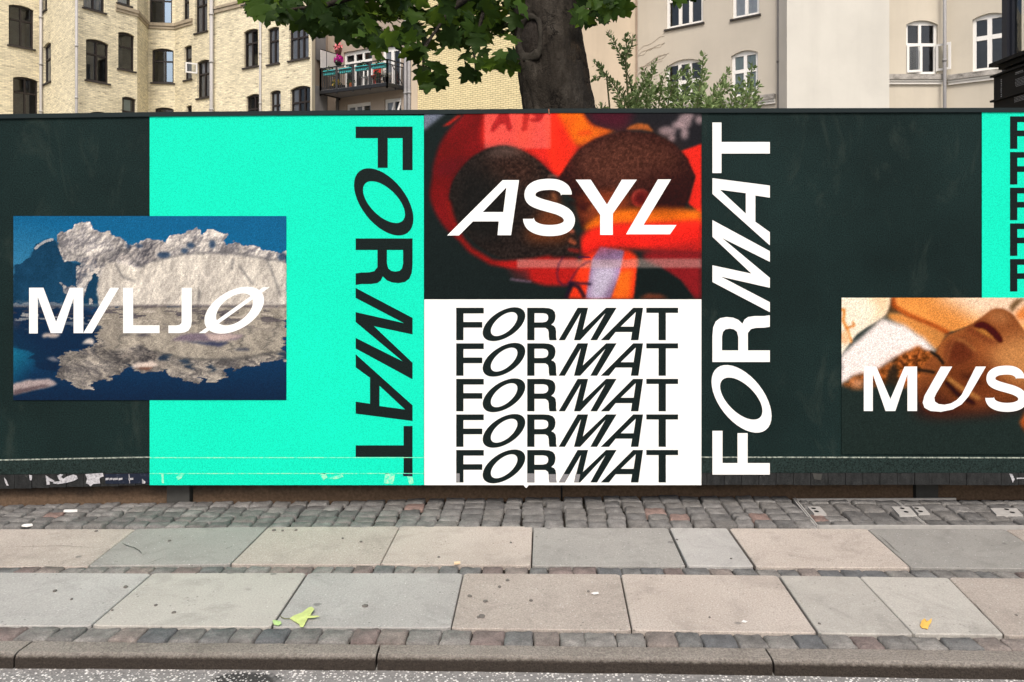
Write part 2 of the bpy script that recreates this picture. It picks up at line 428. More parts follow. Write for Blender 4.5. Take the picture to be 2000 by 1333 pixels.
n = N('rough bark', 0.92, 0.15)
bs = n.mapped(n.pos, (1, 1, 0.55))
pl = n.ramp(n.noise(4.5, 7, 0.68, src=bs, dist=0.6), [(0.32, (0.013, 0.011, 0.009, 1)), (0.5, (0.032, 0.027, 0.022, 1)), (0.68, (0.066, 0.058, 0.049, 1))])
warm = n.ramp(n.noise(2.3, 5, 0.6), [(0.58, 0), (0.72, 0.55)])
pl = n.mix(warm, pl, (0.075, 0.05, 0.03, 1))
ck = n.node('ShaderNodeTexVoronoi', feature='DISTANCE_TO_EDGE')
wob = n.node('ShaderNodeVectorMath', operation='ADD'); nz = n.node('ShaderNodeTexNoise'); n.L(n.pos, nz.inputs['Vector']); nz.inputs['Scale'].default_value = 7; nz.inputs['Detail'].default_value = 5
sc = n.node('ShaderNodeVectorMath', operation='SCALE'); n.L(nz.outputs['Color'], sc.inputs[0]); sc.inputs['Scale'].default_value = 0.6
n.L(bs, wob.inputs[0]); n.L(sc.outputs[0], wob.inputs[1]); n.L(wob.outputs[0], ck.inputs['Vector']); ck.inputs['Scale'].default_value = 6.5
crack = n.math('MULTIPLY', n.ramp(ck.outputs['Distance'], [(0.0, 0.9), (0.05, 0.0)]), n.ramp(n.noise(4, 4), [(0.52, 0), (0.62, 1)]))
col = n.mix(crack, pl, (0.012, 0.01, 0.009, 1))
n.color(n.mix(0.8, col, n.ramp(n.noise(60, 5, 0.75), [(0.3, 0.6), (0.7, 1.4)]), 'MULTIPLY'))
n.bump(n.math('SUBTRACT', n.math('ADD', n.noise(11, 7, 0.7, src=bs), n.math('MULTIPLY', n.noise(70, 4), 0.25)), n.math('MULTIPLY', crack, 0.6)), 0.9, 0.035); M['bark'] = n.m

# ================================================================== LARGE STRUCTURE
# ---- ground and road
gm = MB(); gm.quad((-250, -60, -0.30), (250, -60, -0.30), (250, 400, -0.30), (-250, 400, -0.30))
tag(gm.build('ground', M['ground']), 'bare earth ground beyond the hoarding and under the street', 'ground', kind='structure')
RZ = -0.055
def kline(x, pts):
    return float(np.interp(x, [p[0] for p in pts], [p[1] for p in pts]))
KB = [(-1400, 1236), (-400, 1245), (0, 1249), (700, 1256), (1300, 1261), (2000, 1269), (2400, 1274), (3400, 1287)]      # back edge of the kerb
KF = [(-1400, 1264), (-400, 1275), (0, 1278.5), (700, 1282), (1300, 1289), (2000, 1300), (2400, 1306), (3400, 1321)]    # front top edge
kf = [G(x, y) for x, y in KF]
rm = MB()
for a, b in zip(kf[:-1], kf[1:]):
    rm.quad((a.x * 1.0, -40, RZ), (b.x * 1.0, -40, RZ), (b.x, b.y + 0.05, RZ), (a.x, a.y + 0.05, RZ))
a, b = kf[0], kf[-1]
rm.quad((-60, -40, RZ), (a.x, -40, RZ), (a.x, a.y + 0.05, RZ), (-60, a.y + 0.05, RZ))
rm.quad((b.x, -40, RZ), (60, -40, RZ), (60, b.y + 0.05, RZ), (b.x, b.y + 0.05, RZ))
tag(rm.build('road', M['asphalt']), 'grey asphalt road with pale stone chips along the kerb', 'road', kind='structure')

# ---- pavement: a bed of joint dirt that carries slabs; cobble strips and kerb are their own
bed = MB()
bed.box(-30, 30, 3.06, 5.2, -0.25, -0.026)
bed.box(-30, 30, 2.99, 3.06, -0.25, -0.07)
pav = tag(bed.build('pavement', M['dirt']), 'pavement of large pink and grey granite slabs in two rows', 'pavement', kind='structure')

def prism(name, corners, mat, parent, top=0.0, thick=0.05, bevel=0.006, jit=0.0):
    """paving stone from four ground corners (ccw), with a worn, rounded edge"""
    c = sum(corners, Vector()) / 4
    ring = []
    for i in range(4):
        p, nx = corners[i], corners[(i + 1) % 4]
        for t in (0.06, 0.35, 0.65, 0.94) if jit else (0.02, 0.98):
            q = p.lerp(nx, t)
            if jit:
                q = q + Vector((rnd.uniform(-jit, jit), rnd.uniform(-jit, jit), 0))
            ring.append(q)
    k = len(ring)
    vs, fs = [], []
    for sc_, dz in ((1.0, -thick), (1.0, -bevel), (None, 0.0)):
        for q in ring:
            d = (c - q); d.z = 0
            L_ = d.length
            qq = q if sc_ else q + d * (bevel * (1.5 if jit else 1.2) / max(L_, 1e-3))
            zz = top + dz + (rnd.uniform(-1, 1) * bevel * 0.35 if (jit and sc_ is None) else 0)
            vs.append(Vector((qq.x, qq.y, zz)) - Vector((c.x, c.y, 0)))
    for r_ in range(2):
        for i in range(k):
            fs.append((r_ * k + i, r_ * k + (i + 1) % k, (r_ + 1) * k + (i + 1) % k, (r_ + 1) * k + i))
    if jit:
        vs.append(Vector((0, 0, top + bevel * rnd.uniform(-0.1, 0.45))))
        for i in range(k):
            fs.append((2 * k + i, 2 * k + (i + 1) % k, 3 * k))
    else:
        fs.append(tuple(2 * k + i for i in range(k)))
    o = link_mesh(name, vs, fs, mat, None, smooth=bool(jit))
    o.location = (c.x, c.y, 0)
    hang(o, parent)
    return o

def shrink(cs, e):
    """pull the four corners in by e metres along each edge"""
    a, b, c, d = cs
    ab = (b - a).normalized() * e; dc = (c - d).normalized() * e
    ad = (d - a).normalized() * e; bc = (c - b).normalized() * e
    return [a + ab + ad, b - ab + bc, c - dc - bc, d + dc - ad]

rowA = [((-165, 1034), (-320, 1106)), ((266, 1033), (172, 1105)), ((523, 1029), (449, 1102)), ((781, 1028), (743, 1101.5)), ((1041, 1029), (1038, 1104)),
        ((1306, 1031), (1341, 1105)), ((1422, 1032), (1475, 1106.5)), ((1694, 1033), (1779, 1108)), ((1963, 1034), (2085, 1111)), ((2230, 1036), (2390, 1114))]
colA = ['slab_pink', 'slab_blue', 'slab_pink', 'slab_pink', 'slab_blue', 'slab_grey', 'slab_pink', 'slab_blue', 'slab_pink']
gapA = [.004, .005, .006, .005, .007, .012, .015, .005, .005, .005]
rowB = [((-10, 1118), (-180, 1219)), ((298, 1119), (178, 1221)), ((600, 1119.5), (530, 1224)), ((905, 1120), (881, 1226)), ((1212, 1121.5), (1234, 1230)), ((1520, 1124), (1597, 1236)),
        ((1678, 1126.5), (1784, 1238.5)), ((1852, 1129), (1962, 1241)), ((2160, 1133), (2320, 1247))]
rowB = [((-310, 1117), (-520, 1217))] + rowB
colB = ['slab_grey', 'slab_grey', 'slab_warm', 'slab_grey', 'slab_pink', 'slab_pink', 'slab_warm', 'slab_warm', 'slab_pink']
rowA = [((-1225, 1034), (-1530, 1106)), ((-695, 1034), (-925, 1106))] + rowA + [((2760, 1039), (2990, 1118)), ((3290, 1043), (3590, 1123))]
colA = ['slab_grey', 'slab_pink'] + colA + ['slab_warm', 'slab_pink']; gapA = [.005] * 2 + gapA + [.005] * 2
gapB = [.006, .007, .008, .009, .005, .006, .011, .004, .004, .005]
rowB = [((-1520, 1116), (-1950, 1214)), ((-915, 1116.5), (-1245, 1215.5))] + rowB + [((2765, 1139), (3050, 1255)), ((3370, 1145), (3760, 1263))]
colB = ['slab_warm', 'slab_pink'] + colB + ['slab_grey', 'slab_warm']; gapB = [.005] * 2 + gapB + [.005] * 2
for row, cols, gaps in ((rowA, colA, gapA), (rowB, colB, gapB)):
    for i, cm in enumerate(cols):
        (at, ab), (bt, bb) = row[i], row[i + 1]
        cs = [G(*ab), G(*bb), G(*bt), G(*at)]
        e0, e1 = gaps[i] / 2, gaps[i + 1] / 2
        cs[0].x += e0; cs[3].x += e0; cs[1].x -= e1; cs[2].x -= e1
        for q in cs:
            q.y += rnd.uniform(-.004, .004)
        prism('slab', cs, M[cm], pav, top=rnd.uniform(-0.0025, 0.0025), thick=0.055, bevel=0.004)

gum = plain('trodden gum', (.135, .125, .115, 1), .85, .15, .4, 60)
for px, py, wpx in ((992, 1134, 7), (976, 1147, 6), (917, 1165, 8), (948, 1175, 8), (1037, 1174, 6), (942, 1204, 11), (935, 1206, 6), (107, 1155, 7), (245, 1147, 8), (304, 1183, 6), (219, 1193, 4), (140, 1171, 4), (1149, 1156, 5), (705, 1059, 5), (857, 1089, 5), (998, 1061, 4), (669, 1052, 4), (331, 1057, 5), (1322, 1055, 4), (535, 1036, 7), (552, 1037, 5), (578, 1036, 5), (713, 1184, 10), (1386, 1207, 5), (1600, 1219, 5), (1985, 1203, 5), (1428, 1092, 4), (188, 1038, 5), (340, 1197, 7)):
    c = G(px, py); r_ = wpx * .62 * c.y / F
    ring = []
    for k in range(10):
        a = k * math.pi / 5; q = r_ * rnd.uniform(.75, 1.15)
        ring.append((c.x + q * math.cos(a), c.y + q * 1.1 * math.sin(a)))
    link_mesh('gum_spot', [(x_, y_, .0005) for x_, y_ in ring] + [(c.x + (x_ - c.x) * .8, c.y + (y_ - c.y) * .8, .0042) for x_, y_ in ring], [tuple(range(10, 20))] + [(k, (k + 1) % 10, 10 + (k + 1) % 10, 10 + k) for k in range(10)], gum, pav)
for line, w_ in ((((238, 1062), (248, 1067), (262, 1071), (272, 1077), (277, 1083)), .004), (((0, 1071), (60, 1069), (120, 1067), (160, 1070), (196, 1071)), .002), (((290, 1101), (305, 1096), (318, 1091)), .0025), (((1716, 1046), (1735, 1062), (1746, 1073), (1760, 1084)), .003), (((1904, 1180), (1914, 1193), (1922, 1204)), .003)):
    pts = [G(x_, y_) for x_, y_ in line]; vs_ = []
    for i, p in enumerate(pts):
        t = (pts[min(i + 1, len(pts) - 1)] - pts[max(i - 1, 0)]).normalized(); q = Vector((-t.y, t.x, 0)) * w_ * .5 * (1 if 0 < i < len(pts) - 1 else .3)
        vs_ += [p + q + Vector((0, 0, .0034)), p - q + Vector((0, 0, .0034))]
    link_mesh('crack', vs_, [(2 * i, 2 * i + 1, 2 * i + 3, 2 * i + 2) for i in range(len(pts) - 1)], M['dirt'], pav)

# ---- narrow cobble strips between and in front of the slabs
def edge_strip(label, top_pts, bot_pts, wpx, zt, lbl):
    st = thing('cobble_strip', (0, G(1000, top_pts[2][1]).y, -0.03), label, 'cobble strip', kind='structure')
    x = -760
    while x < 2860:
        wd = wpx * rnd.uniform(0.86, 1.16)
        xm = x + wd / 2
        yt, yb = kline(xm, top_pts), kline(xm, bot_pts)
        vp = 1050
        sh = (yb - yt) / (yb - HZ)
        fx = lambda X: vp + (X - vp) * (1 - sh)
        gap = 1.3
        j = lambda: rnd.uniform(-1.2, 1.2)
        cs = [G(x + gap + j(), yb - .9 + j() * .4), G(x + wd - gap + j(), yb - .9 + j() * .4), G(fx(x + wd - gap) + j(), yt + .8 + j() * .3), G(fx(x + gap) + j(), yt + .8 + j() * .3)]
        prism('cobble', cs, M['cobble_near'], st, top=zt + rnd.uniform(-.004, .003), thick=0.06, bevel=0.0055, jit=0.0035)
        x += wd
    return st
midT = [(-400, 1104), (0, 1105.5), (700, 1102.5), (1300, 1106), (2000, 1113), (2400, 1117), (3400, 1128)]
midB = [(-400, 1116.5), (0, 1118.5), (700, 1119), (1300, 1121), (2000, 1131), (2400, 1136), (3400, 1148.5)]
lowT = [(-400, 1218), (0, 1221), (700, 1225), (1300, 1232), (2000, 1243), (2400, 1249), (3400, 1263)]
lowB = [(-400, 1244), (0, 1248), (700, 1254), (1300, 1260), (2000, 1268), (2400, 1273), (3400, 1286)]
edge_strip('narrow single row of cobbles between the two rows of slabs', midT, midB, 44, -0.004, '')
edge_strip('single row of reddish and grey cobbles behind the kerb', lowT, lowB, 59, -0.003, '')

# ---- kerb
kerb = thing('kerb', G(1000, 1290), 'granite kerb of long worn stones along the road', 'kerb', kind='structure')
kj = [(-1250, -1330), (-420, -480), (66, 28), (743, 735), (1493, 1511), (2330, 2390), (3200, 3280)]
for (b0, f0), (b1, f1) in zip(kj[:-1], kj[1:]):
    vs, fs = [], []
    steps = 14
    prof = None
    for i in range(steps + 1):
        t = i / steps
        xb, xf = b0 + (b1 - b0) * t, f0 + (f1 - f0) * t
        if i == 0: xb += 2; xf += 2
        if i == steps: xb -= 2; xf -= 2
        pb, pf = G(xb, kline(xb, KB)), G(xf, kline(xf, KF))
        pf.y += rnd.uniform(-.002, .002)
        zj = rnd.uniform(-.0015, .0015)
        for q in ((pb.x, pb.y, -0.15), (pb.x, pb.y, -0.008 + zj), (pb.x * .98 + pf.x * .02, pb.y - .008, -0.003 + zj), (pf.x, pf.y + .022, -.001 + zj), (pf.x, pf.y + .007, -.006 + zj), (pf.x, pf.y, -.017), (pf.x, pf.y - .004, -.15)):
            vs.append(Vector(q))
    k = 7
    for i in range(steps):
        for j in range(k - 1):
            fs.append((i * k + j, i * k + j + 1, (i + 1) * k + j + 1, (i + 1) * k + j))
    fs.append(tuple(range(k))); fs.append(tuple(steps * k + j for j in range(k))[::-1])
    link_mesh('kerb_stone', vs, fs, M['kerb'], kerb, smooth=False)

# ---- cobbled verge along the hoarding
verge = thing('cobble_verge', (0, 4.6, 0), 'strip of old grey cobbles at the foot of the hoarding', 'cobble strip', kind='structure')
def back_d(X):
    return float(np.interp(X, [-3.6, -3.1, -1.6, -0.6, 3.8], [4.70, 4.72, 4.80, 4.87, 4.90]))
def hatch_inside(p):     # ground point inside the steel frame
    return p.x > float(np.interp(p.y, [G(1595, 1027).y, G(1551, 974).y], [G(1595, 1027).x, G(1551, 974).x]))
front = lambda X: 4.350 + 0.004 * X - (0.012 if X > 0 else 0)
cnt = 0
X = -5.2
extra = []
sk = 0.036
while X < 5.3:
    wd = rnd.uniform(0.104, 0.132) * (1.18 if X > 1.9 else 1)
    y = front(X) + 0.006
    end = back_d(X) - 0.004
    nst = 5 if X < 1.9 else 4
    lens = [rnd.uniform(0.85, 1.18) for _ in range(nst)]; tot = sum(lens)
    offs = [rnd.uniform(-.012, .012) for _ in range(nst)]
    for i in range(nst):
        ln = lens[i] / tot * (end - y - 0)
        y0 = front(X) + 0.006 + sum(lens[:i]) / tot * (end - front(X) - .006)
        gp = rnd.uniform(0.003, 0.0065)
        xx = lambda yy: X + (yy - 4.35) * sk + offs[i] * .6
        j = lambda: rnd.uniform(-.006, .006)
        cs = [Vector((xx(y0) + gp + j(), y0 + gp * .8 + j(), 0)), Vector((xx(y0) + wd - gp + j(), y0 + gp * .8 + j(), 0)),
              Vector((xx(y0 + ln) + wd - gp + j(), y0 + ln - gp * .8 + j(), 0)), Vector((xx(y0 + ln) + gp + j(), y0 + ln - gp * .8 + j(), 0))]
        hump = 0.004 + 0.006 * math.sin(X * 1.7) + rnd.uniform(-.004, .004)
        ins = [hatch_inside(q) for q in cs]
        if any(ins) and not all(ins):
            line = lambda yy: float(np.interp(yy, [G(1595, 1027).y, G(1551, 974).y], [G(1595, 1027).x, G(1551, 974).x]))
            if hatch_inside(sum(cs, Vector()) / 4):
                for q in cs: q.x = max(q.x, line(q.y) + .02)
            else:
                for q in cs: q.x = min(q.x, line(q.y) - .012)
            if cs[1].x - cs[0].x < .03 or cs[2].x - cs[3].x < .03: continue
        if hatch_inside(sum(cs, Vector()) / 4):
            hump = -0.004 + rnd.uniform(-.002, .002)
            for q in cs: q.y = max(q.y, 4.382)
            for q in cs: q.y = min(q.y, 4.83)
        o = prism('cobble', cs, M['cobble_far'], verge, top=hump, thick=0.07, bevel=0.0065, jit=0.0045)
        if -3.3 < X < 3.3 and cnt < 299: cnt += 1
        else: extra.append(o)
    X += wd

# setts beyond the picture's edges, joined
m = MB()
for o in extra:
    m.add([v.co + o.location for v in o.data.vertices], [tuple(p.vertices) for p in o.data.polygons]); bpy.data.objects.remove(o)
o = m.build('cobble_run', M['cobble_far'], verge, True); o['kind'] = 'stuff'

# ---- steel access hatch set in the cobbles
hatch = thing('access_hatch', G(1780, 1000), 'steel framed access hatch filled with cobbles, with drilled lifting plates', 'hatch')
def rail(a, b, wdt, z=0.004, name='frame_rail'):
    a, b = Vector(a), Vector(b); t = (b - a).normalized(); s = Vector((-t.y, t.x, 0))
    m = MB()
    m.fbox(a, t, s, Vector((0, 0, 1)), 0, (b - a).length, -wdt, -wdt * .2, -0.05, z)
    m.fbox(a, t, s, Vector((0, 0, 1)), 0, (b - a).length, wdt * .2, wdt, -0.05, z - .002)
    return m.build(name, M['steel'], hatch)
fl, bl = G(1595, 1028), G(1551, 974)
fr_, br_ = Vector((3.6, fl.y + .0, 0)), Vector((2.8, bl.y, 0))
rail(fl, bl, 0.010); rail(fl + Vector((.012, .006, 0)), fr_, 0.008); rail(bl + Vector((.012, -.012, 0)), br_, 0.007)
rail(G(1806, 1024), G(1752, 980), 0.007)
for (x0, x1, y0, y1, hs) in ((1577, 1601, 992, 1006, ((1585, 996), (1591, 1002))), (1741, 1775, 992, 1009, ((1758, 996), (1766, 1003))), (1781, 1803, 992, 1006, ((1782 + 4, 996), (1790 + 4, 1002))), (1934, 1985, 995, 1008, ((1962, 998), (1973, 1004)))):
    sh_ = (y1 - y0) * 0.95
    m = MB()
    q = [G(x0 + sh_, y1), G(x1 + sh_, y1), G(x1, y0), G(x0, y0)]
    m.hexa([v + Vector((0, 0, -.03)) for v in q] + [v + Vector((0, 0, .007)) for v in q])
    pl_ = m.build('lifting_plate', M['steel'], hatch)
    for (hx, hy) in hs:
        c = G(hx + 4, hy)
        link_mesh('bolt_hole', [Vector((c.x + .014 * math.cos(a * math.pi / 5), c.y + .014 * math.sin(a * math.pi / 5), .0092)) for a in range(10)], [tuple(range(10))], M['hole'], pl_)

# ================================================================== HOARDING
D = 4.70
def P(px, py, off=0.0):
    return W(px, py, D) + Vector((0, -off * .5, 0))
TOP = lambda x: 222.5 - 9.5 * min(1, max(0, x / 1100)) + (1.5 if x < 300 else 0) - 1.5 * max(0, (x - 1200) / 800)
BOT = lambda x: 955 - 7 * min(1, max(0, x / 280))
hoard = thing('hoarding', (0, D, 0.0), 'long dark green hoarding wall carrying the FORMAT posters', 'hoarding')
XL, XR = -1250, 3300
xs = [XL, 0, 300, 600, 1100, 1500, 2000, XR]
def sheet(name, ytop, ybot, d0, d1, mat, parent, seg=xs):
    """upright board following the gentle fall of the street: front face at depth d0, back at d1"""
    vs, fs = [], []
    for x in seg:
        a, b = W(x, ytop(x), D), W(x, ybot(x), D)
        for q, dd in ((a, d0), (a, d1), (b, d1), (b, d0)):
            vs.append(Vector((q.x, dd, q.z)))
    for i in range(len(seg) - 1):
        for k in range(4):
            fs.append((i * 4 + k, (i + 1) * 4 + k, (i + 1) * 4 + (k + 1) % 4, i * 4 + (k + 1) % 4))
    fs.append((0, 1, 2, 3)); e = (len(seg) - 1) * 4; fs.append((e + 3, e + 2, e + 1, e))
    return link_mesh(name, vs, fs, mat, parent)
LINE = lambda x: 898 - 6 * min(1, max(0, x / 300)) + 1.5 * max(0, (x - 1300) / 700)
PLT = lambda x: 927 - 3.5 * min(1, max(0, x / 300))
sheet('panel', lambda x: TOP(x) + 8.5, lambda x: LINE(x), D, D + .03, M['hoarding'], hoard)
sheet('top_cap', lambda x: TOP(x), lambda x: TOP(x) + 8.5, D - .012, D + .09, M['cap'], hoard)
sheet('worn_edge', lambda x: LINE(x) - 0.2, lambda x: LINE(x) + 1.9, D - .004, D + .02, M['crease'], hoard)
sheet('lower_rail', lambda x: LINE(x) + 1.9, lambda x: PLT(x), D - .003, D + .03, M['rail'], hoard)
# tarred plinth boards
x = -850.2
while x < 2900:
    wd = 33.8
    m = MB()
    off = rnd.uniform(-.002, .001)
    a, b = W(x + .5, PLT(x) + .5, D), W(x + wd - .6, BOT(x) - .5 + rnd.uniform(-.6, .6), D)
    m.box(a.x, b.x, D - .002 - off, D + .03, b.z, a.z)
    m.build('plinth_board', M['plinth'], hoard)
    x += wd
m = MB(); a, b = W(-1240, 928, D), W(3290, 952, D); m.box(a.x, b.x, D + .031, D + .06, b.z + .01, a.z); m.build('backing_rail', M['hole'], hoard)
# recessed base boards and posts behind the overhang
def base_board(x0, x1):
    m = MB()
    p0, p1 = (x0 - 1000) * 4.84 / F, (x1 - 1000) * 4.84 / F
    y0, y1 = back_d(p0) + .004, back_d(p1) + .004
    m.hexa([(p0, y0, -.05), (p1, y1, -.05), (p1, y1 + .03, -.05), (p0, y0 + .03, -.05), (p0, y0 + .02, .28), (p1, y1 + .02, .28), (p1, y1 + .05, .28), (p0, y0 + .05, .28)])
    m.build('base_board', M['earthboard'], hoard)
for x0, x1 in ((-1200, -340), (-290, 334), (384, 1096), (1100, 1793), (1842, 2440), (2490, 3250)): base_board(x0, x1)
for px in (-315, 359, 1818, 2465):
    m = MB(); X0 = (px - 22 - 1000) * 4.84 / F; yy = back_d(X0) - .012
    m.box(X0, X0 + .14, yy, yy + .1, -.05, 0.30); m.build('post', M['postgrey'], hoard)
for px in (-1100, -700, -300, 200, 700, 1200, 1700, 2200, 2700, 3150):          # raking struts that hold it up from behind
    m = MB(); X0 = (px - 1000) * D / F
    m.box(X0 - .04, X0 + .04, D + .30, D + .38, -.3, 2.30); m.box(X0 - .03, X0 + .03, D + .09, D + .30, 2.1, 2.16); m.build('strut', M['postgrey'], hoard)
m = MB(); m.tube([P(1071.5, 214, .016), P(1072.5, 224, .016)], .006, 6); m.build('rusty_bracket', plain('rusty steel', (.28, .12, .07, 1)), hoard)

# torn remains of stickers on the plinth
def flat(name, pts, off, mat, parent, holes=()):
    loops = [[P(x, y, off) for x, y in pts]] + [[P(x, y, off) for x, y in h] for h in holes]
    vs = [v for l in loops for v in l]
    tr = tessellate_polygon([[Vector((v.x, v.z, 0)) for v in l] for l in loops])
    fs = []
    for t in tr:
        a, b, c = (vs[i] for i in t)
        nrm = (b - a).cross(c - a)
        fs.append(tuple(t) if nrm.y < 0 else (t[0], t[2], t[1]))
    return link_mesh(name, vs, fs, mat, parent)
Z0 = lambda pts: [(x * 300 / 2000, 860 + y * 150 / 1000) for x, y in pts]
flat('sticker_remnant', Z0([(750, 460), (790, 440), (830, 445), (800, 480), (830, 500), (880, 470), (960, 445), (1005, 460), (1020, 500), (960, 530), (860, 555), (760, 570), (695, 560), (700, 540), (790, 530), (765, 500)]), .010, M['paper'], hoard)
flat('sticker_remnant', Z0([(1115, 440), (1345, 425), (1355, 470), (1320, 480), (1300, 500), (1310, 560), (1220, 570), (1185, 600), (1160, 575), (1125, 560), (1140, 500)]), .010, M['paper'], hoard)
flat('sticker_remnant', Z0([(600, 455), (640, 480), (720, 530), (700, 545), (650, 530), (655, 575), (615, 580)]), .010, M['paper'], hoard)
flat('sticker_remnant', Z0([(385, 450), (425, 455), (420, 520), (395, 520)]), .010, M['paper'], hoard)
flat('sticker_remnant', Z0([(60, 480), (90, 520), (120, 590), (95, 590), (70, 540)]), .010, M['paper'], hoard)
flat('sticker_remnant', Z0([(1365, 440), (1955, 430), (1955, 560), (1800, 562), (1500, 568), (1380, 565)]), .009, M['navy'], hoard)
for i, (a, b) in enumerate([(1380, 1420), (1430, 1470), (1480, 1540), (1550, 1600), (1680, 1740)]):
    flat('sticker_remnant', Z0([(a, 492), (b, 488), (b, 512), (a, 520)]), .0105, M['paper'], hoard)
flat('sticker_remnant', Z0([(1680, 440), (1690, 440), (1698, 560), (1690, 560)]), .0105, M['paper'], hoard)
flat('sticker_remnant', Z0([(1855, 500), (1900, 540), (1895, 562), (1855, 562)]), .0105, M['paper'], hoard)
flat('sticker_remnant', [(1970, 925), (1976, 926), (1981, 936), (1977, 943), (1974, 934)], .010, M['paper'], hoard)
flat('sticker_remnant', [(1985, 933), (2010, 933), (2010, 935), (1985, 935.5)], .010, M['paper'], hoard)
flat('sticker_remnant', [(1586, 924), (1605, 926), (1603, 938), (1590, 936)], .010, M['postgrey'], hoard)

# ---------------------------------------------------------------- posters
def poster(name, label, x0, x1, y0, y1, off, mat):
    m = MB(); a, b = P(x0, y0), P(x1, y1)
    m.box(a.x, b.x, D - off * .5, D - off * .5 + .003, b.z, a.z)
    o = m.build(name, mat)
    return tag(o, label, 'poster', 'posters on the hoarding')

def ellipse(cx, cy, a, b, kb, n=40):
    return [(cx + a * math.cos(t) - kb * math.sin(t), cy + b * math.sin(t)) for t in (2 * math.pi * i / n for i in range(n))]

FORMAT = [
    ([(39, 75), (228, 75), (228, 114), (89, 114), (89, 172), (218, 172), (218, 211), (89, 211), (89, 297), (39, 297)], []),
    (ellipse(366, 187.5, 126, 116, 74), [ellipse(367, 186.5, 74, 82, 53)]),
    ([(525, 75), (640, 75), (675, 78), (700, 88), (714, 105), (719, 130), (716, 155), (707, 175), (690, 191), (708, 199), (719, 213), (723, 238), (723, 275), (727, 297), (677, 297), (673, 275), (672, 243), (667, 224), (650, 212), (575, 212), (575, 297), (525, 297)],
     [[(575, 112), (575, 175), (632, 175), (655, 170), (666, 158), (669, 142), (666, 126), (655, 116), (635, 112)]]),
    ([(740, 297), (783, 297), (893, 108), (845, 297), (888, 297), (1060, 112), (957, 297), (1003, 297), (1137, 75), (1065, 75), (906, 226), (942, 75), (870, 75)], []),
    ([(1028, 297), (1085, 297), (1130, 241), (1243, 241), (1234, 297), (1286, 297), (1318, 75), (1250, 75)], [[(1165, 204), (1253, 204), (1268, 104)]]),
    ([(1340, 75), (1558, 75), (1558, 110), (1474, 110), (1474, 297), (1424, 297), (1424, 110), (1340, 110)], []),
]
def word(letters, fn, off, mat, parent, name='lettering', clip=None):
    allv, allf = [], []
    for outer, holes in letters:
        loops = [[P(*fn(*p), off) for p in outer]] + [[P(*fn(*p), off) for p in h] for h in holes]
        vs = [v for l in loops for v in l]
        tr = tessellate_polygon([[Vector((v.x, v.z, 0)) for v in l] for l in loops])
        b0 = len(allv); allv += vs
        for t in tr:
            a, b, c = (vs[i] for i in t)
            t = tuple(t) if (b - a).cross(c - a).y < 0 else (t[0], t[2], t[1])
            allf.append(tuple(i + b0 for i in t))
    return link_mesh(name, allv, allf, mat, parent)

def scurve(pts, th, n=6):
    """S from its centre line, even stroke, flat ends"""
    P_ = [Vector((x, y, 0)) for x, y in pts]
    P_ = [P_[0] * 2 - P_[1]] + P_ + [P_[-1] * 2 - P_[-2]]
    c = []
    for i in range(1, len(P_) - 2):
        for k in range(n):
            t = k / n
            a, b, cc, d_ = P_[i - 1], P_[i], P_[i + 1], P_[i + 2]
            c.append(0.5 * ((2 * b) + (cc - a) * t + (2 * a - 5 * b + 4 * cc - d_) * t * t + (3 * b - a - 3 * cc + d_) * t ** 3))
    c.append(P_[-2])
    l, r = [], []
    for i, p in enumerate(c):
        t = (c[min(i + 1, len(c) - 1)] - c[max(i - 1, 0)]).normalized()
        nn = Vector((-t.y, t.x, 0)) * th
        l.append((p.x + nn.x, p.y + nn.y)); r.append((p.x - nn.x, p.y - nn.y))
    y0 = pts[0][1]; y1 = pts[-1][1]
    l[0] = (l[0][0], y0); r[0] = (r[0][0], y0); l[-1] = (l[-1][0], y1); r[-1] = (r[-1][0], y1)
    return l + r[::-1]
S_C = [(980, 583), (962, 546), (918, 521), (858, 515), (790, 524), (746, 551), (735, 590), (752, 622), (800, 645), (865, 664), (930, 684), (978, 712), (998, 750), (984, 790), (938, 815), (868, 823), (798, 815), (745, 788), (722, 745)]
S_SHAPE = scurve(S_C, 37)

teal = poster('turquoise_poster', 'tall turquoise poster with dark FORMAT lettering running downwards', 293, 828, 226.5, 947.5, .010, M['teal'])
word(FORMAT, lambda u, v: (806 - (v - 75) / 222 * 111, 248 + (u - 39) / 1519 * 682), .012, M['ink'], teal)
for (x0, x1, y) in ((293, 828, 893), (293, 828, 924)):
    flat('worn_crease', [(x0, y), (x1, y), (x1, y + 1.2), (x0, y + 1.6)], .0125, M['crease_teal'], teal)
for pts in ([(345, 932), (352, 925), (360, 927), (355, 934), (348, 938)], [(753, 924), (772, 926), (768, 945), (750, 944)], [(795, 930), (806, 931), (808, 944), (800, 946)], [(625, 925), (636, 924), (640, 932), (632, 938)], [(640, 934), (668, 926), (672, 931), (655, 936)], [(316, 926), (320, 926), (321, 944), (317, 943)]):
    flat('worn_patch', pts, .0125, M['crease_teal'], teal)
flat('worn_patch', [(787, 925), (806, 925), (805, 930), (788, 930)], .013, M['navy'], teal)

white = poster('white_poster', 'white poster with the word FORMAT repeated five times in dark letters', 829, 1369.5, 585, 947.5, .010, M['white'])
for k in range(5):
    top = 601.4 + k * 69.35
    word(FORMAT, lambda u, v, top=top: (891.1 + (u - 39) / 3.508, top + (v - 75) / 3.508), .012, M['ink'], white)
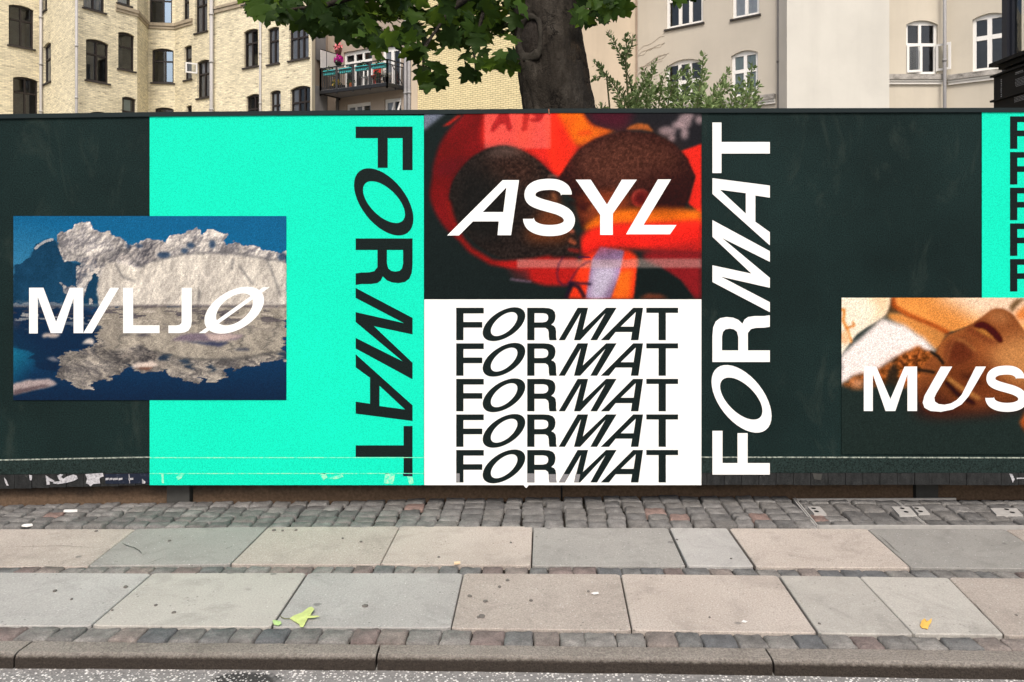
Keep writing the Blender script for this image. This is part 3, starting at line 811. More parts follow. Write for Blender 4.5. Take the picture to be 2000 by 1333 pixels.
# the lowest row is worn grey where the plinth shows through it
flat('worn_patch', [(891.3, 924.5), (898, 924.5), (898, 941.5), (891.3, 941.5)], .0126, M['ink_worn'], white)
flat('worn_patch', [(1030, 924.5), (1043.5, 924.5), (1043.5, 941.5), (1030, 941.5)], .0126, M['ink_worn'], white)
flat('worn_patch', [(1072.2, 926), (1085.6, 926), (1086.3, 941.5), (1073.2, 941.5)], .0126, M['ink_worn'], white)
flat('worn_patch', [(1100, 926), (1112, 926), (1103, 941.5), (1091.5, 941.5)], .0126, M['ink_worn'], white)
flat('worn_patch', [(1124, 926), (1133.2, 926), (1130, 941.5), (1121.2, 941.5)], .0126, M['ink_worn'], white)
flat('torn_corner', [(1022, 947), (1033, 947), (1028.5, 953), (1026, 952)], .011, M['white'], white)

word(FORMAT, lambda u, v: (1391 + (v - 75) / 222 * 112, 927 - (u - 39) / 1519 * 687), .011, M['white'], hoard)['label'] = 'tall white FORMAT lettering reading upwards'

teal2 = poster('turquoise_poster', 'turquoise poster corner with a stack of dark FORMAT rows, cut off by the picture edge', 1917, 2455, 215, 583, .010, M['teal'])
for k in range(5):
    top = 228 + k * 69.6
    word(FORMAT, lambda u, v, top=top: (1971.5 + (u - 39) / 3.508, top + (v - 75) / 3.508), .012, M['ink'], teal2)

# ---------------------------------------------------------------- printed photographs: painted per grid point
class Art:
    def __init__(s, X0, X1, Y0, Y1, nx, ny, seed):
        s.X0, s.X1, s.Y0, s.Y1, s.nx, s.ny = X0, X1, Y0, Y1, nx, ny
        s.gx, s.gy = np.meshgrid(np.linspace(X0, X1, nx), np.linspace(Y0, Y1, ny))
        s.im = np.zeros((ny, nx, 3)); s.r = np.random.RandomState(seed)
    def vnoise(s, cx, cy, oct=4, pers=0.55):
        out = np.zeros((s.ny, s.nx)); amp = 1; tot = 0
        for o in range(oct):
            a, b = max(2, int(cx * 2 ** o)), max(2, int(cy * 2 ** o))
            gr = s.r.rand(b + 2, a + 2)
            fx = np.linspace(0, a - 1e-6, s.nx); fy = np.linspace(0, b - 1e-6, s.ny)
            ix, iy = fx.astype(int), fy.astype(int); tx, ty = fx - ix, fy - iy
            tx = tx * tx * (3 - 2 * tx); ty = (ty * ty * (3 - 2 * ty))[:, None]
            r0 = gr[iy][:, ix] * (1 - tx) + gr[iy][:, ix + 1] * tx
            r1 = gr[iy + 1][:, ix] * (1 - tx) + gr[iy + 1][:, ix + 1] * tx
            out += amp * (r0 * (1 - ty) + r1 * ty); tot += amp; amp *= pers
        return out / tot
    def relief(s, cx, cy, oct=5, pers=.6, ang=(-.7, -.7)):
        h = s.vnoise(cx, cy, oct, pers); gy_, gx_ = np.gradient(h)
        r = gx_ * ang[0] + gy_ * ang[1]
        return np.clip(.5 + r / (3.2 * r.std()), 0, 1)[..., None]
    def blur(s, m, k):
        k = int(round(k * .55))
        if k < 1: return m
        for _ in range(2):
            for ax in (0, 1):
                p = np.pad(m, [(k, k) if a == ax else (0, 0) for a in (0, 1)], mode='edge')
                c = np.cumsum(p, axis=ax)
                n_ = m.shape[ax]
                if ax == 0: m = (c[2 * k:2 * k + n_] - np.vstack([np.zeros((1, s.nx)), c[:n_ - 1]])) / (2 * k + 1)
                else: m = (c[:, 2 * k:2 * k + n_] - np.hstack([np.zeros((s.ny, 1)), c[:, :n_ - 1]])) / (2 * k + 1)
        return m
    def mask(s, pts, soft=1, rag=0.0):
        X, Y = s.gx, s.gy
        if not rag and len(pts) >= 7:                  # round the outline
            for _ in range(2):
                q = []
                for (xa, ya), (x0, y0), (x1, y1) in zip(pts[-1:] + pts[:-1], pts, pts[1:] + pts[:1]):
                    if x0 <= s.X0 + 2 or x0 >= s.X1 - 2 or y0 <= s.Y0 + 2 or y0 >= s.Y1 - 2: q.append((x0, y0))
                    else: q += [(x0 * .75 + xa * .25, y0 * .75 + ya * .25), (x0 * .75 + x1 * .25, y0 * .75 + y1 * .25)]
                pts = q
        if rag:
            X = X + (s.vnoise(40, 30) - .5) * rag * 2; Y = Y + (s.vnoise(40, 30) - .5) * rag * 2
        ins = np.zeros(X.shape, bool)
        n_ = len(pts)
        for i in range(n_):
            (x0, y0), (x1, y1) = pts[i], pts[(i + 1) % n_]
            if y0 == y1: continue
            c = ((y0 > Y) != (y1 > Y)) & (X < (x1 - x0) * (Y - y0) / (y1 - y0) + x0)
            ins ^= c
        return s.blur(ins.astype(float), soft)
    def put(s, m, col, a=1.0):
        c = np.array([col[0], col[1], col[2]], float) if not isinstance(col, np.ndarray) else col
        m = (np.clip(m, 0, 1) * a)[..., None]
        s.im = s.im * (1 - m) + c * m
    def poly(s, pts, col, soft=1, a=1.0, rag=0.0): s.put(s.mask(pts, soft, rag), col, a)
    def ell(s, cx, cy, rx, ry, col, soft=1, a=1.0): s.put(s.blur((((s.gx - cx) / rx) ** 2 + ((s.gy - cy) / ry) ** 2 < 1).astype(float), soft), col, a)
    def line(s, pts, wd, col, soft=1, a=1.0):
        m = np.zeros(s.gx.shape)
        for (x0, y0), (x1, y1) in zip(pts[:-1], pts[1:]):
            dx, dy = x1 - x0, y1 - y0
            t = np.clip(((s.gx - x0) * dx + (s.gy - y0) * dy) / (dx * dx + dy * dy + 1e-9), 0, 1)
            m = np.maximum(m, (np.hypot(s.gx - x0 - t * dx, s.gy - y0 - t * dy) < wd / 2).astype(float))
        s.put(s.blur(m, soft), col, a)
    def build(s, name, label, fn, off, gain=0.75):
        im = np.clip(s.im, 0, 255) / 255.0
        lin = np.where(im <= .04045, im / 12.92, ((im + .055) / 1.055) ** 2.4) * gain
        lin = np.maximum(lin - .006, .002)
        nx, ny = s.nx, s.ny
        px, py = fn(s.gx, s.gy)
        v = np.stack([(px - 1000) * D / F, np.full(px.shape, D - off * .5), CH + (HZ - py) * D / F], -1).reshape(-1, 3)
        i = np.arange(nx * ny).reshape(ny, nx)
        f = np.stack([i[1:, :-1], i[1:, 1:], i[:-1, 1:], i[:-1, :-1]], -1).reshape(-1, 4)
        me = bpy.data.meshes.new(name)
        me.vertices.add(nx * ny); me.vertices.foreach_set('co', v.ravel())
        me.loops.add(f.size); me.loops.foreach_set('vertex_index', f.ravel().astype(np.int32))
        me.polygons.add(len(f)); me.polygons.foreach_set('loop_start', np.arange(0, f.size, 4, dtype=np.int32))
        try: me.polygons.foreach_set('loop_total', np.full(len(f), 4, dtype=np.int32))
        except Exception: pass
        me.update(calc_edges=True)
        at = me.attributes.new('print', 'FLOAT_COLOR', 'POINT')
        at.data.foreach_set('color', np.concatenate([lin.reshape(-1, 3), np.ones((nx * ny, 1))], 1).ravel())
        me.materials.append(M['art'])
        o = bpy.data.objects.new(name, me); COL.objects.link(o)
        return tag(o, label, 'poster', 'posters on the hoarding')

# iceberg mirrored in still water
A = Art(92, 1867, 75, 1272, 360, 244, 3)
nz_ = A.vnoise(18, 12, 5, .65)[..., None]; streak = A.vnoise(14, 60, 4, .6); fine_ = A.vnoise(70, 46, 3, .7)[..., None]
sk_ = (A.gy - 75) / 500
A.im[:] = np.array([28, 100, 146]) + (np.array([62, 128, 165]) - np.array([28, 100, 146])) * np.clip(sk_ * 1.3 - (A.gx - 92) / 2200, 0, 1)[..., None]
shadow = [(92, 400), (150, 390), (200, 345), (235, 285), (245, 262), (290, 238), (350, 222), (385, 250), (400, 370), (500, 380), (640, 380), (660, 665), (92, 665)]
lit = [(365, 190), (440, 180), (480, 165), (500, 130), (530, 112), (575, 108), (620, 160), (700, 180), (760, 200), (820, 240), (850, 268), (900, 262), (930, 222), (1000, 232), (1060, 222), (1075, 250), (1110, 205), (1150, 192), (1240, 165), (1290, 150), (1330, 192), (1348, 160), (1385, 156), (1440, 190), (1475, 192), (1480, 262), (1540, 240), (1590, 268), (1640, 258), (1700, 290), (1760, 306), (1867, 300), (1867, 665), (650, 665), (640, 540), (650, 470), (600, 400), (540, 372), (420, 370), (390, 280)]
A.poly(shadow, (30, 66, 94), 1, rag=16)
A.put(A.mask(shadow, 0, 26), np.clip(np.array([30, 66, 94]) * (.8 + .4 * nz_), 0, 255))
ml = A.mask(lit, 0, 22)
rl1, rl2 = A.relief(13, 9, 5, .56, (.75, .65)), A.relief(10, 5, 5, .6, (.9, .4))
tone = lambda r, lo, hi: np.array(lo) * (1 - r) + np.array(hi) * r
A.put(ml, tone(rl1, (128, 126, 130), (234, 227, 218)) * (.70 + .56 * nz_) * (.9 + .2 * fine_))
A.put(A.mask([(720, 330), (830, 262), (1080, 244), (1110, 330), (1000, 385), (940, 412), (860, 392), (760, 352)], 2, 14), tone(rl1, (84, 84, 92), (206, 198, 192)) * (.75 + .4 * nz_), .85)
face = [(650, 470), (700, 372), (760, 382), (930, 412), (1000, 372), (1100, 337), (1300, 317), (1480, 322), (1600, 347), (1700, 352), (1867, 382), (1867, 665), (650, 665), (640, 540)]
A.put(A.mask(face, 1, 16), tone(rl2, (186, 180, 172), (232, 225, 213)) * (.86 + .26 * nz_))
for pts in ([(380, 260), (430, 280), (480, 330), (560, 330)], [(700, 330), (830, 300), (880, 370), (940, 405)], [(1000, 370), (1200, 320), (1500, 310), (1700, 345), (1867, 372)], [(1560, 400), (1620, 480), (1650, 520)], [(1740, 360), (1790, 480), (1830, 600)], [(760, 390), (800, 470), (880, 500)], [(1520, 360), (1510, 420)], [(1300, 560), (1295, 650)]):
    A.line(pts, 12, (104, 104, 106), 1, .75)
for cx, cy, rx, ry in ((1070, 328, 44, 20), (1245, 265, 26, 18), (1385, 258, 22, 26), (1840, 340, 30, 26), (840, 270, 14, 14), (910, 270, 26, 12), (1205, 300, 22, 18)): A.ell(cx, cy, rx, ry, (42, 66, 96), 1, .85)
for pts in ([(390, 505), (440, 530), (480, 520), (520, 560), (500, 650), (440, 600)], [(520, 340), (600, 350), (650, 400), (600, 460), (560, 450), (500, 460), (530, 400)], [(490, 420), (540, 440), (530, 520), (500, 560)], [(580, 620), (600, 600), (600, 655), (570, 655)], [(505, 400), (560, 400), (610, 450), (590, 540), (560, 600), (530, 650), (500, 640), (515, 540)]):
    A.put(A.mask(pts, 0, 30), tone(rl1, (96, 98, 108), (224, 214, 204)), .9)
A.line([(236, 285), (262, 262), (300, 240), (345, 226)], 16, (196, 190, 188), 0, .8)
A.put(A.mask([(92, 640), (300, 630), (420, 645), (420, 668), (92, 668)], 0, 20), (150, 150, 156), .6)
land = A.im.copy()
rows = np.clip((665 - (np.linspace(75, 1272, 244) - 665) * 1.02 - 75) / 1197 * 243, 0, 243).astype(int)
refl = land[rows]; litm = np.clip(ml, 0, 1)[rows]; shm = A.mask(shadow, 1)[rows]
jx = ((streak - .5) * 26).astype(int); ii = np.clip(np.arange(360)[None, :] + jx, 0, 359)
ra = np.arange(244)[:, None]
refl, litm, shm = refl[ra, ii], litm[ra, ii], shm[ra, ii]
wat = np.array([26, 54, 86.0]) * (1.15 - .35 * np.clip((A.gy - 900) / 370, 0, 1))[..., None]
tl = np.clip(1 - ((A.gx - 92) / 260) - np.abs(A.gy - 980) / 260, 0, 1)[..., None]
wat = wat * (1 - tl) + np.array([30, 105, 135]) * tl
mix_ = litm[..., None]
mirror = wat * (1 - mix_) + (refl * np.array([.76, .75, .73])) * mix_
mirror = mirror * (1 - (shm * (1 - litm))[..., None] * .8) + np.array([24, 42, 66]) * (shm * (1 - litm))[..., None] * .8
below = (A.gy > 665)[..., None]
A.im = np.where(below, mirror, A.im)
bandm = np.clip(1 - np.abs(A.gy - 720) / 110, 0, 1)
A.put((streak > .60) * bandm, (70, 66, 76), .8); A.put((streak < .36) * bandm, (215, 205, 195), .65)
A.line([(92, 664), (1867, 660)], 12, (82, 76, 80), 1, .8)
for pts, c in (([(1110, 885), (1180, 850), (1320, 832), (1480, 838), (1590, 850), (1540, 880), (1400, 890), (1200, 888)], (120, 108, 122)), ([(1330, 840), (1500, 842), (1580, 852), (1480, 884), (1380, 884)], (196, 176, 170)), ([(1180, 892), (1500, 892), (1440, 925), (1300, 905)], (60, 66, 92)),
               ([(855, 1048), (900, 1030), (960, 1022), (990, 1016), (1030, 1042), (990, 1060), (870, 1062)], (222, 206, 194)), ([(860, 1062), (1010, 1058), (960, 1080)], (120, 84, 70)),
               ([(92, 1165), (200, 1138), (330, 1134), (375, 1165), (330, 1185), (92, 1232)], (176, 160, 158)), ([(92, 1205), (300, 1170), (330, 1180), (92, 1240)], (96, 82, 86)), ([(540, 905), (570, 875), (600, 866), (616, 885), (612, 910)], (222, 210, 200)), ([(275, 850), (310, 830), (400, 845), (370, 862), (290, 866)], (190, 176, 168)),
               ([(310, 1000), (350, 990), (392, 1020), (340, 1018)], (120, 122, 132)), ([(880, 848), (940, 838), (1000, 850), (930, 862)], (86, 82, 88)), ([(1520, 940), (1600, 930), (1640, 944), (1560, 952)], (70, 74, 88))):
    A.poly(pts, c, 1, .95, 6)
A.im *= (1 + (A.r.rand(244, 360, 1) - .5) * .16)
ice = A.build('iceberg_poster', 'photo poster of a white iceberg mirrored in blue water reading MILJØ', lambda x, y: (x / 3.3333, 400 + y / 3.3333), .014)
MILJO = [
    ([(195, 541), (288, 541), (370, 762), (459, 541), (547, 541), (547, 836), (484, 836), (484, 606), (408, 836), (335, 836), (251, 600), (251, 838), (195, 838)], []),
    ([(722, 541), (780, 541), (605, 836), (547, 836)], []),
    ([(806, 541), (871, 541), (871, 785), (1043, 785), (1043, 836), (806, 836)], []),
    ([(1186, 541), (1252, 541), (1252, 762), (1246, 796), (1230, 820), (1205, 832), (1170, 836), (1100, 836), (1100, 786), (1150, 786), (1172, 782), (1184, 772), (1186, 755)], []),
    (ellipse(1528, 687, 175, 153, 84), [ellipse(1530, 682, 106, 104, 56)]),
    ([(1297, 836), (1340, 836), (1758, 538), (1716, 538)], []),
]
word(MILJO[:5], lambda u, v: (u / 3.3333, 400 + v / 3.3333), .016, M['white'], ice)
word(MILJO[5:], lambda u, v: (u / 3.3333, 400 + v / 3.3333), .0168, M['white'], ice)

# two close-cropped heads wrapped in red and orange
A = Art(30, 1880, 40, 1278, 364, 244, 5)
nz_ = A.vnoise(10, 7, 5, .6)[..., None]; hair = A.vnoise(170, 110, 1, .8)[..., None]
A.im[:] = (30, 38, 38)
A.poly([(30, 40), (170, 40), (30, 155)], (112, 120, 138), 4)
A.poly([(150, 130), (260, 50), (280, 55), (200, 120)], (180, 40, 34), 2)
A.put(A.mask([(300, 40), (1100, 40), (1160, 120), (1310, 160), (1000, 330), (930, 480), (870, 430), (700, 300), (550, 260), (350, 330), (240, 480), (205, 600), (215, 720), (300, 880), (240, 880), (130, 760), (60, 600), (80, 500), (100, 350), (150, 200)], 4), np.array([120, 26, 28]) * (.75 + .5 * nz_))
A.put(A.mask([(430, 40), (930, 40), (1010, 200), (970, 350), (930, 470), (840, 380), (700, 290), (560, 255), (400, 270)], 8), np.array([236, 46, 38]) * (.85 + .3 * nz_))
A.poly([(820, 60), (960, 40), (1060, 270), (980, 420), (930, 470), (870, 410)], (255, 52, 34), 6)
A.poly([(430, 40), (875, 40), (875, 275), (430, 275)], (252, 140, 130), 1, .42)
for pts in ([(460, 165), (530, 40), (592, 40), (622, 160), (582, 160), (572, 112), (532, 112), (502, 165)], [(690, 40), (735, 40), (712, 160), (680, 160)], [(735, 40), (835, 40), (810, 95), (740, 100), (735, 80), (780, 70)]):
    A.poly(pts, (150, 26, 30), 1, .75)
A.poly([(180, 340), (330, 330), (240, 460), (110, 470), (100, 380)], (96, 26, 32), 8, .8)
A.put(A.mask([(920, 40), (1095, 40), (1140, 125), (1230, 118), (1320, 158), (1180, 205), (1060, 275), (1000, 200)], 6), np.array([248, 112, 28]) * (.82 + .3 * nz_))
A.poly([(1050, 165), (1140, 150), (1150, 185), (1060, 190)], (232, 70, 30), 4, .8)
A.poly([(1095, 40), (1880, 40), (1880, 255), (1740, 292), (1600, 192), (1560, 162), (1315, 158), (1160, 122)], (36, 36, 40), 1)
A.poly([(1110, 40), (1420, 40), (1380, 150), (1320, 160), (1160, 120)], (82, 28, 42), 10, .8)
for cx, cy, rx, ry in ((1765, 95, 46, 50), (1650, 160, 60, 30), (1765, 175, 26, 40), (1860, 85, 22, 30), (1720, 120, 40, 26), (1680, 205, 24, 26), (1800, 60, 30, 20)): A.ell(cx, cy, rx, ry, (176, 152, 156), 3, .75)
A.poly([(1370, 152), (1410, 122), (1460, 106), (1520, 116), (1560, 166), (1480, 150)], (172, 92, 44), 2)
A.poly([(1880, 245), (1735, 296), (1840, 460), (1790, 640), (1880, 720)], (238, 46, 36), 1)
A.put(A.mask([(925, 480), (980, 385), (1060, 285), (1180, 205), (1350, 158), (1560, 172), (1700, 245), (1790, 345), (1832, 465), (1790, 610), (1760, 675), (1600, 690), (1400, 680), (1250, 710), (1150, 770), (1080, 815), (1060, 720), (1040, 620), (960, 560)], 1, 4), np.array([48, 26, 25]) * (.78 + .44 * hair))
A.put(A.blur((((A.gx - 1380) / 360) ** 2 + ((A.gy - 380) / 190) ** 2 < 1).astype(float), 26), np.array([104, 62, 48]) * (.75 + .5 * hair), .65)
A.poly([(1035, 610), (1180, 570), (1330, 555), (1410, 600), (1420, 670), (1250, 700), (1090, 800)], (150, 66, 38), 10, .85)
A.poly([(1060, 600), (1160, 640), (1140, 700), (1070, 700)], (58, 26, 24), 6, .8)
A.ell(1472, 608, 62, 60, (176, 52, 44), 2); A.ell(1470, 612, 34, 36, (110, 30, 30), 4); A.line([(1420, 600), (1440, 562), (1480, 550), (1522, 570)], 10, (214, 84, 70), 1)
A.put(A.mask([(1075, 815), (1180, 725), (1300, 682), (1600, 664), (1880, 690), (1880, 770), (1600, 780), (1300, 780), (1150, 825)], 6), np.array([248, 116, 30]) * (.85 + .25 * nz_))
A.put(A.mask([(1068, 830), (1300, 768), (1600, 770), (1880, 748), (1880, 965), (1500, 945), (1200, 925), (1080, 1010)], 5), np.array([255, 46, 34]) * (.9 + .2 * nz_))
A.poly([(1560, 930), (1880, 880), (1880, 980), (1500, 985)], (150, 34, 36), 10, .8)
A.put(A.mask([(188, 600), (222, 470), (330, 340), (450, 272), (560, 250), (680, 282), (790, 352), (880, 442), (935, 505), (945, 600), (935, 700), (1000, 800), (1052, 850), (1074, 920), (1062, 995), (900, 1005), (700, 1015), (560, 1018), (430, 962), (300, 852), (222, 722)], 2), np.array([40, 34, 32]) * (.7 + .6 * hair))
A.put(A.blur((((A.gx - 610) / 210) ** 2 + ((A.gy - 420) / 110) ** 2 < 1).astype(float), 20), np.array([70, 44, 36]) * (.6 + .8 * hair), .6)
A.poly([(450, 300), (560, 252), (680, 284), (720, 310), (600, 330), (460, 330)], (120, 96, 88), 8, .5)
A.poly([(770, 770), (860, 600), (905, 560), (930, 650), (995, 800), (1000, 900), (720, 900), (700, 840)], (124, 64, 36), 12, .75)
A.poly([(860, 520), (930, 500), (925, 620), (880, 600)], (44, 24, 22), 4, .8)
A.line([(860, 462), (880, 455), (915, 462)], 12, (150, 110, 96), 1, .7)
A.line([(985, 815), (1020, 830)], 26, (186, 100, 76), 2, .8); A.line([(1005, 890), (1030, 905)], 30, (158, 78, 52), 2, .8); A.line([(1000, 950), (1050, 960)], 26, (120, 40, 36), 2, .9)
A.line([(190, 640), (215, 740), (262, 862), (340, 952), (480, 1035), (600, 1050), (720, 1040), (860, 1008)], 34, (146, 30, 28), 3)
A.poly([(480, 1040), (700, 1016), (1000, 1002), (1080, 1015), (1045, 1185), (850, 1195), (740, 1160), (600, 1070)], (176, 34, 32), 3)
A.poly([(580, 1085), (720, 1080), (740, 1160), (640, 1150)], (70, 40, 42), 5, .8); A.line([(610, 1148), (740, 1165)], 10, (150, 120, 150), 1, .7)
A.put(A.mask([(1060, 1015), (1200, 940), (1450, 955), (1455, 1100), (1430, 1278), (975, 1278), (1030, 1180)], 3), np.array([238, 58, 32]) * (.85 + .3 * nz_))
A.poly([(1310, 1100), (1420, 1080), (1400, 1278), (1280, 1278)], (244, 118, 34), 6, .8)
A.put(A.mask([(1205, 930), (1365, 955), (1335, 1100), (1275, 1278), (1105, 1278), (1150, 1010)], 2), np.array([140, 112, 148]) * (.6 + .8 * nz_))
A.poly([(1160, 1060), (1310, 1060), (1300, 1130), (1220, 1278), (1130, 1278)], (200, 196, 216), 8, .8)
A.poly([(1500, 960), (1880, 965), (1880, 1278), (1825, 1278), (1740, 1155), (1580, 1052), (1480, 1010)], (132, 32, 36), 5)
A.poly([(1452, 1062), (1600, 1066), (1740, 1155), (1832, 1278), (1428, 1278)], (26, 34, 34), 2)
A.poly([(1455, 1278), (1520, 1246), (1600, 1250), (1665, 1278)], (120, 62, 44), 3)
A.poly([(650, 1018), (1880, 1010), (1880, 1072), (650, 1070)], (206, 184, 174), 1, .42)
A.line([(955, 1000), (925, 1050), (915, 1110), (925, 1160), (955, 1190), (990, 1180), (1020, 1130), (1060, 1070), (1110, 1035), (1140, 1030)], 9, (60, 34, 60), 1, .8)
A.line([(1060, 1000), (1140, 1003)], 10, (50, 28, 60), 0, .9); A.line([(1000, 1170), (1140, 1180)], 16, (40, 30, 50), 1, .9); A.line([(975, 1278), (1010, 1180), (1060, 1200), (1095, 1260)], 26, (30, 26, 40), 1, .9)
A.ell(1590, 560, 190, 150, (44, 22, 22), 24, .55); A.ell(420, 640, 190, 260, (26, 30, 30), 22, .6)
A.line([(1000, 640), (1060, 650), (1110, 690)], 16, (40, 20, 18), 3, .8); A.line([(1120, 690), (1180, 640)], 14, (196, 110, 60), 4, .6); A.line([(890, 580), (905, 610)], 22, (190, 120, 76), 3, .7)
A.line([(1100, 960), (1300, 900), (1600, 890), (1880, 830)], 60, (196, 30, 32), 10, .5); A.line([(1000, 60), (960, 200), (950, 380)], 40, (200, 34, 30), 12, .5); A.line([(700, 60), (690, 260)], 50, (255, 84, 50), 14, .4)
A.im *= (1 + (A.r.rand(244, 364, 1) - .5) * .24)
red = A.build('portrait_poster', 'red photo poster of two close-cropped heads reading ASYL', lambda x, y: (820 + x / 3.418, 210 + y / 3.418), .014)
ASYL = [
    ([(183, 856), (262, 856), (355, 762), (527, 762), (519, 854), (609, 854), (662, 487), (553, 487)], [[(420, 700), (557, 700), (578, 535)]]),
    (S_SHAPE, []),
    ([(1040, 484), (1140, 484), (1248, 650), (1347, 484), (1447, 484), (1287, 710), (1287, 852), (1203, 852), (1203, 718)], []),
    ([(1588, 482), (1675, 482), (1492, 786), (1712, 786), (1668, 848), (1375, 848)], []),
]
word(ASYL, lambda u, v: (820 + u / 3.418, 210 + v / 3.418), .016, M['white'], red)

# a face lying back in warm light, cut off by the edge of the picture
A = Art(190, 2560, 97, 1452, 380, 214, 9)
nz_ = A.vnoise(8, 6, 5, .6)[..., None]; hair = A.vnoise(60, 40, 3, .7)[..., None]
A.im[:] = (37, 48, 46)
A.put(A.mask([(620, 97), (2560, 97), (2560, 900), (1777, 420), (1500, 260), (1100, 420), (1000, 330), (640, 210)], 2), np.array([232, 150, 74]) * (.88 + .24 * nz_))
A.poly([(1020, 97), (2560, 97), (2560, 400), (1800, 300), (1480, 330), (1300, 250), (1150, 140)], (250, 216, 188), 20, .95)
A.poly([(1640, 170), (1700, 110), (1790, 97), (1720, 160), (1660, 230)], (96, 70, 40), 3, .9)
A.poly([(1690, 230), (1780, 160), (1900, 120), (1900, 280), (1710, 290)], (220, 120, 50), 5, .85)
A.poly([(190, 97), (622, 97), (604, 200), (560, 262), (330, 402), (270, 480), (190, 590)], (252, 240, 216), 2)
A.poly([(420, 97), (622, 97), (604, 200), (560, 262), (440, 330), (520, 200)], (250, 206, 160), 10, .8)
A.line([(195, 200), (215, 200), (205, 300), (240, 370), (262, 440), (272, 480)], 24, (222, 128, 44), 2, .85); A.line([(235, 360), (300, 340), (290, 310)], 20, (206, 112, 40), 2, .8); A.ell(220, 440, 40, 60, (250, 196, 150), 4)
A.poly([(622, 97), (640, 97), (650, 180), (700, 210), (600, 230), (570, 258), (606, 190)], (80, 58, 36), 4, .9)
A.put(A.mask([(560, 265), (650, 205), (1000, 335), (1120, 400), (1020, 570), (950, 500), (760, 360)], 3), np.array([214, 142, 74]) * (.82 + .3 * nz_))
A.line([(640, 110), (645, 170), (760, 240), (900, 300), (1010, 345), (1110, 400)], 34, (168, 66, 22), 3, .85)
A.poly([(190, 585), (330, 470), (540, 277), (740, 342), (910, 452), (1010, 575), (850, 570), (640, 620), (480, 735), (300, 775), (190, 850)], (253, 240, 236), 5, rag=8)
A.line([(300, 770), (480, 720), (640, 610), (850, 560)], 40, (250, 206, 190), 9, .6)
A.put(A.mask([(190, 850), (300, 772), (480, 730), (600, 660), (700, 590), (850, 510), (985, 575), (1010, 720), (1100, 1100), (840, 900), (600, 860), (380, 900), (300, 900)], 3, 14), np.array([158, 88, 42]) * (.2 + 1.45 * hair))
A.line([(700, 640), (760, 720), (740, 780)], 22, (60, 32, 22), 2, .8); A.line([(860, 560), (820, 650), (850, 700)], 18, (86, 44, 26), 2, .8)
A.poly([(590, 740), (640, 650), (680, 720), (690, 900), (560, 900)], (40, 36, 30), 4, .9); A.ell(330, 840, 60, 36, (232, 176, 140), 8, .7)
A.poly([(380, 890), (600, 850), (860, 900), (860, 1100), (380, 1100)], (37, 48, 46), 10, .9)
fc = [(1012, 570), (1060, 470), (1120, 415), (1250, 362), (1340, 310), (1420, 250), (1500, 192), (1560, 184), (1630, 205), (1700, 265), (1777, 400), (2050, 620), (2100, 1000), (1777, 1030), (1500, 1120), (1200, 1170), (960, 1130), (850, 1010), (840, 850), (900, 680)]
A.put(A.mask(fc, 2), np.array([132, 74, 40]) * (.8 + .4 * nz_))
A.poly([(1010, 570), (1060, 470), (1130, 415), (1250, 370), (1300, 380), (1180, 430), (1080, 560), (1060, 700)], (170, 100, 52), 5, .8)
A.poly([(1480, 520), (1777, 400), (2100, 640), (2050, 880), (1700, 830), (1500, 700)], (206, 146, 88), 22, .8)
A.poly([(1420, 280), (1500, 210), (1600, 215), (1660, 270), (1600, 330), (1500, 290)], (186, 124, 76), 10, .75)
A.poly([(1310, 350), (1400, 290), (1480, 330), (1560, 400), (1592, 470), (1570, 500), (1500, 440), (1430, 370)], (66, 22, 17), 2, .95)
A.poly([(1340, 362), (1430, 372), (1500, 436), (1510, 466), (1420, 420)], (182, 120, 56), 2, .9)
A.line([(1280, 370), (1400, 430), (1520, 490)], 26, (104, 44, 28), 5, .7)
A.poly([(1090, 500), (1150, 450), (1250, 440), (1360, 560), (1330, 640), (1180, 700), (1090, 650)], (92, 42, 28), 9, .85)
A.line([(1180, 452), (1250, 470), (1350, 555)], 22, (176, 116, 62), 3, .8); A.line([(1160, 470), (1120, 560), (1095, 650)], 14, (190, 120, 66), 3, .6)
A.poly([(1090, 700), (1350, 640), (1500, 700), (1600, 900), (1300, 1050), (1100, 900)], (104, 52, 31), 14, .75)
A.line([(1100, 830), (1190, 930), (1330, 1010)], 40, (30, 16, 14), 3, .95); A.line([(1120, 800), (1230, 880), (1380, 970)], 30, (196, 140, 72), 4, .85); A.line([(970, 568), (1030, 610), (1070, 665)], 26, (24, 24, 22), 2, .95); A.line([(850, 720), (990, 742)], 26, (24, 24, 22), 2, .9)
A.poly([(850, 880), (960, 860), (1100, 960), (1300, 1060), (1600, 1000), (2100, 980), (2100, 1250), (800, 1250)], (62, 31, 27), 20, .9)
A.line([(1240, 770), (1330, 790), (1390, 840)], 30, (40, 20, 18), 5, .8)
A.poly([(700, 1130), (1000, 1150), (1300, 1120), (1550, 1110), (1680, 1060), (2560, 1060), (2560, 1690), (190, 1690), (190, 900), (380, 900), (800, 1000)], (37, 48, 46), 14)
A.put(A.mask([(1730, 1180), (1800, 1050), (1950, 1060), (1980, 1260), (1800, 1290)], 3, 8), np.array([170, 84, 40]) * (.6 + .8 * nz_))
A.im *= (1 + (A.r.rand(214, 380, 1) - .5) * .26)
warm_p = A.build('portrait_poster', 'orange lit photo poster of a reclining face reading MUS', lambda x, y: (1600 + x / 4.4425, 560 + y / 4.4425), .014)
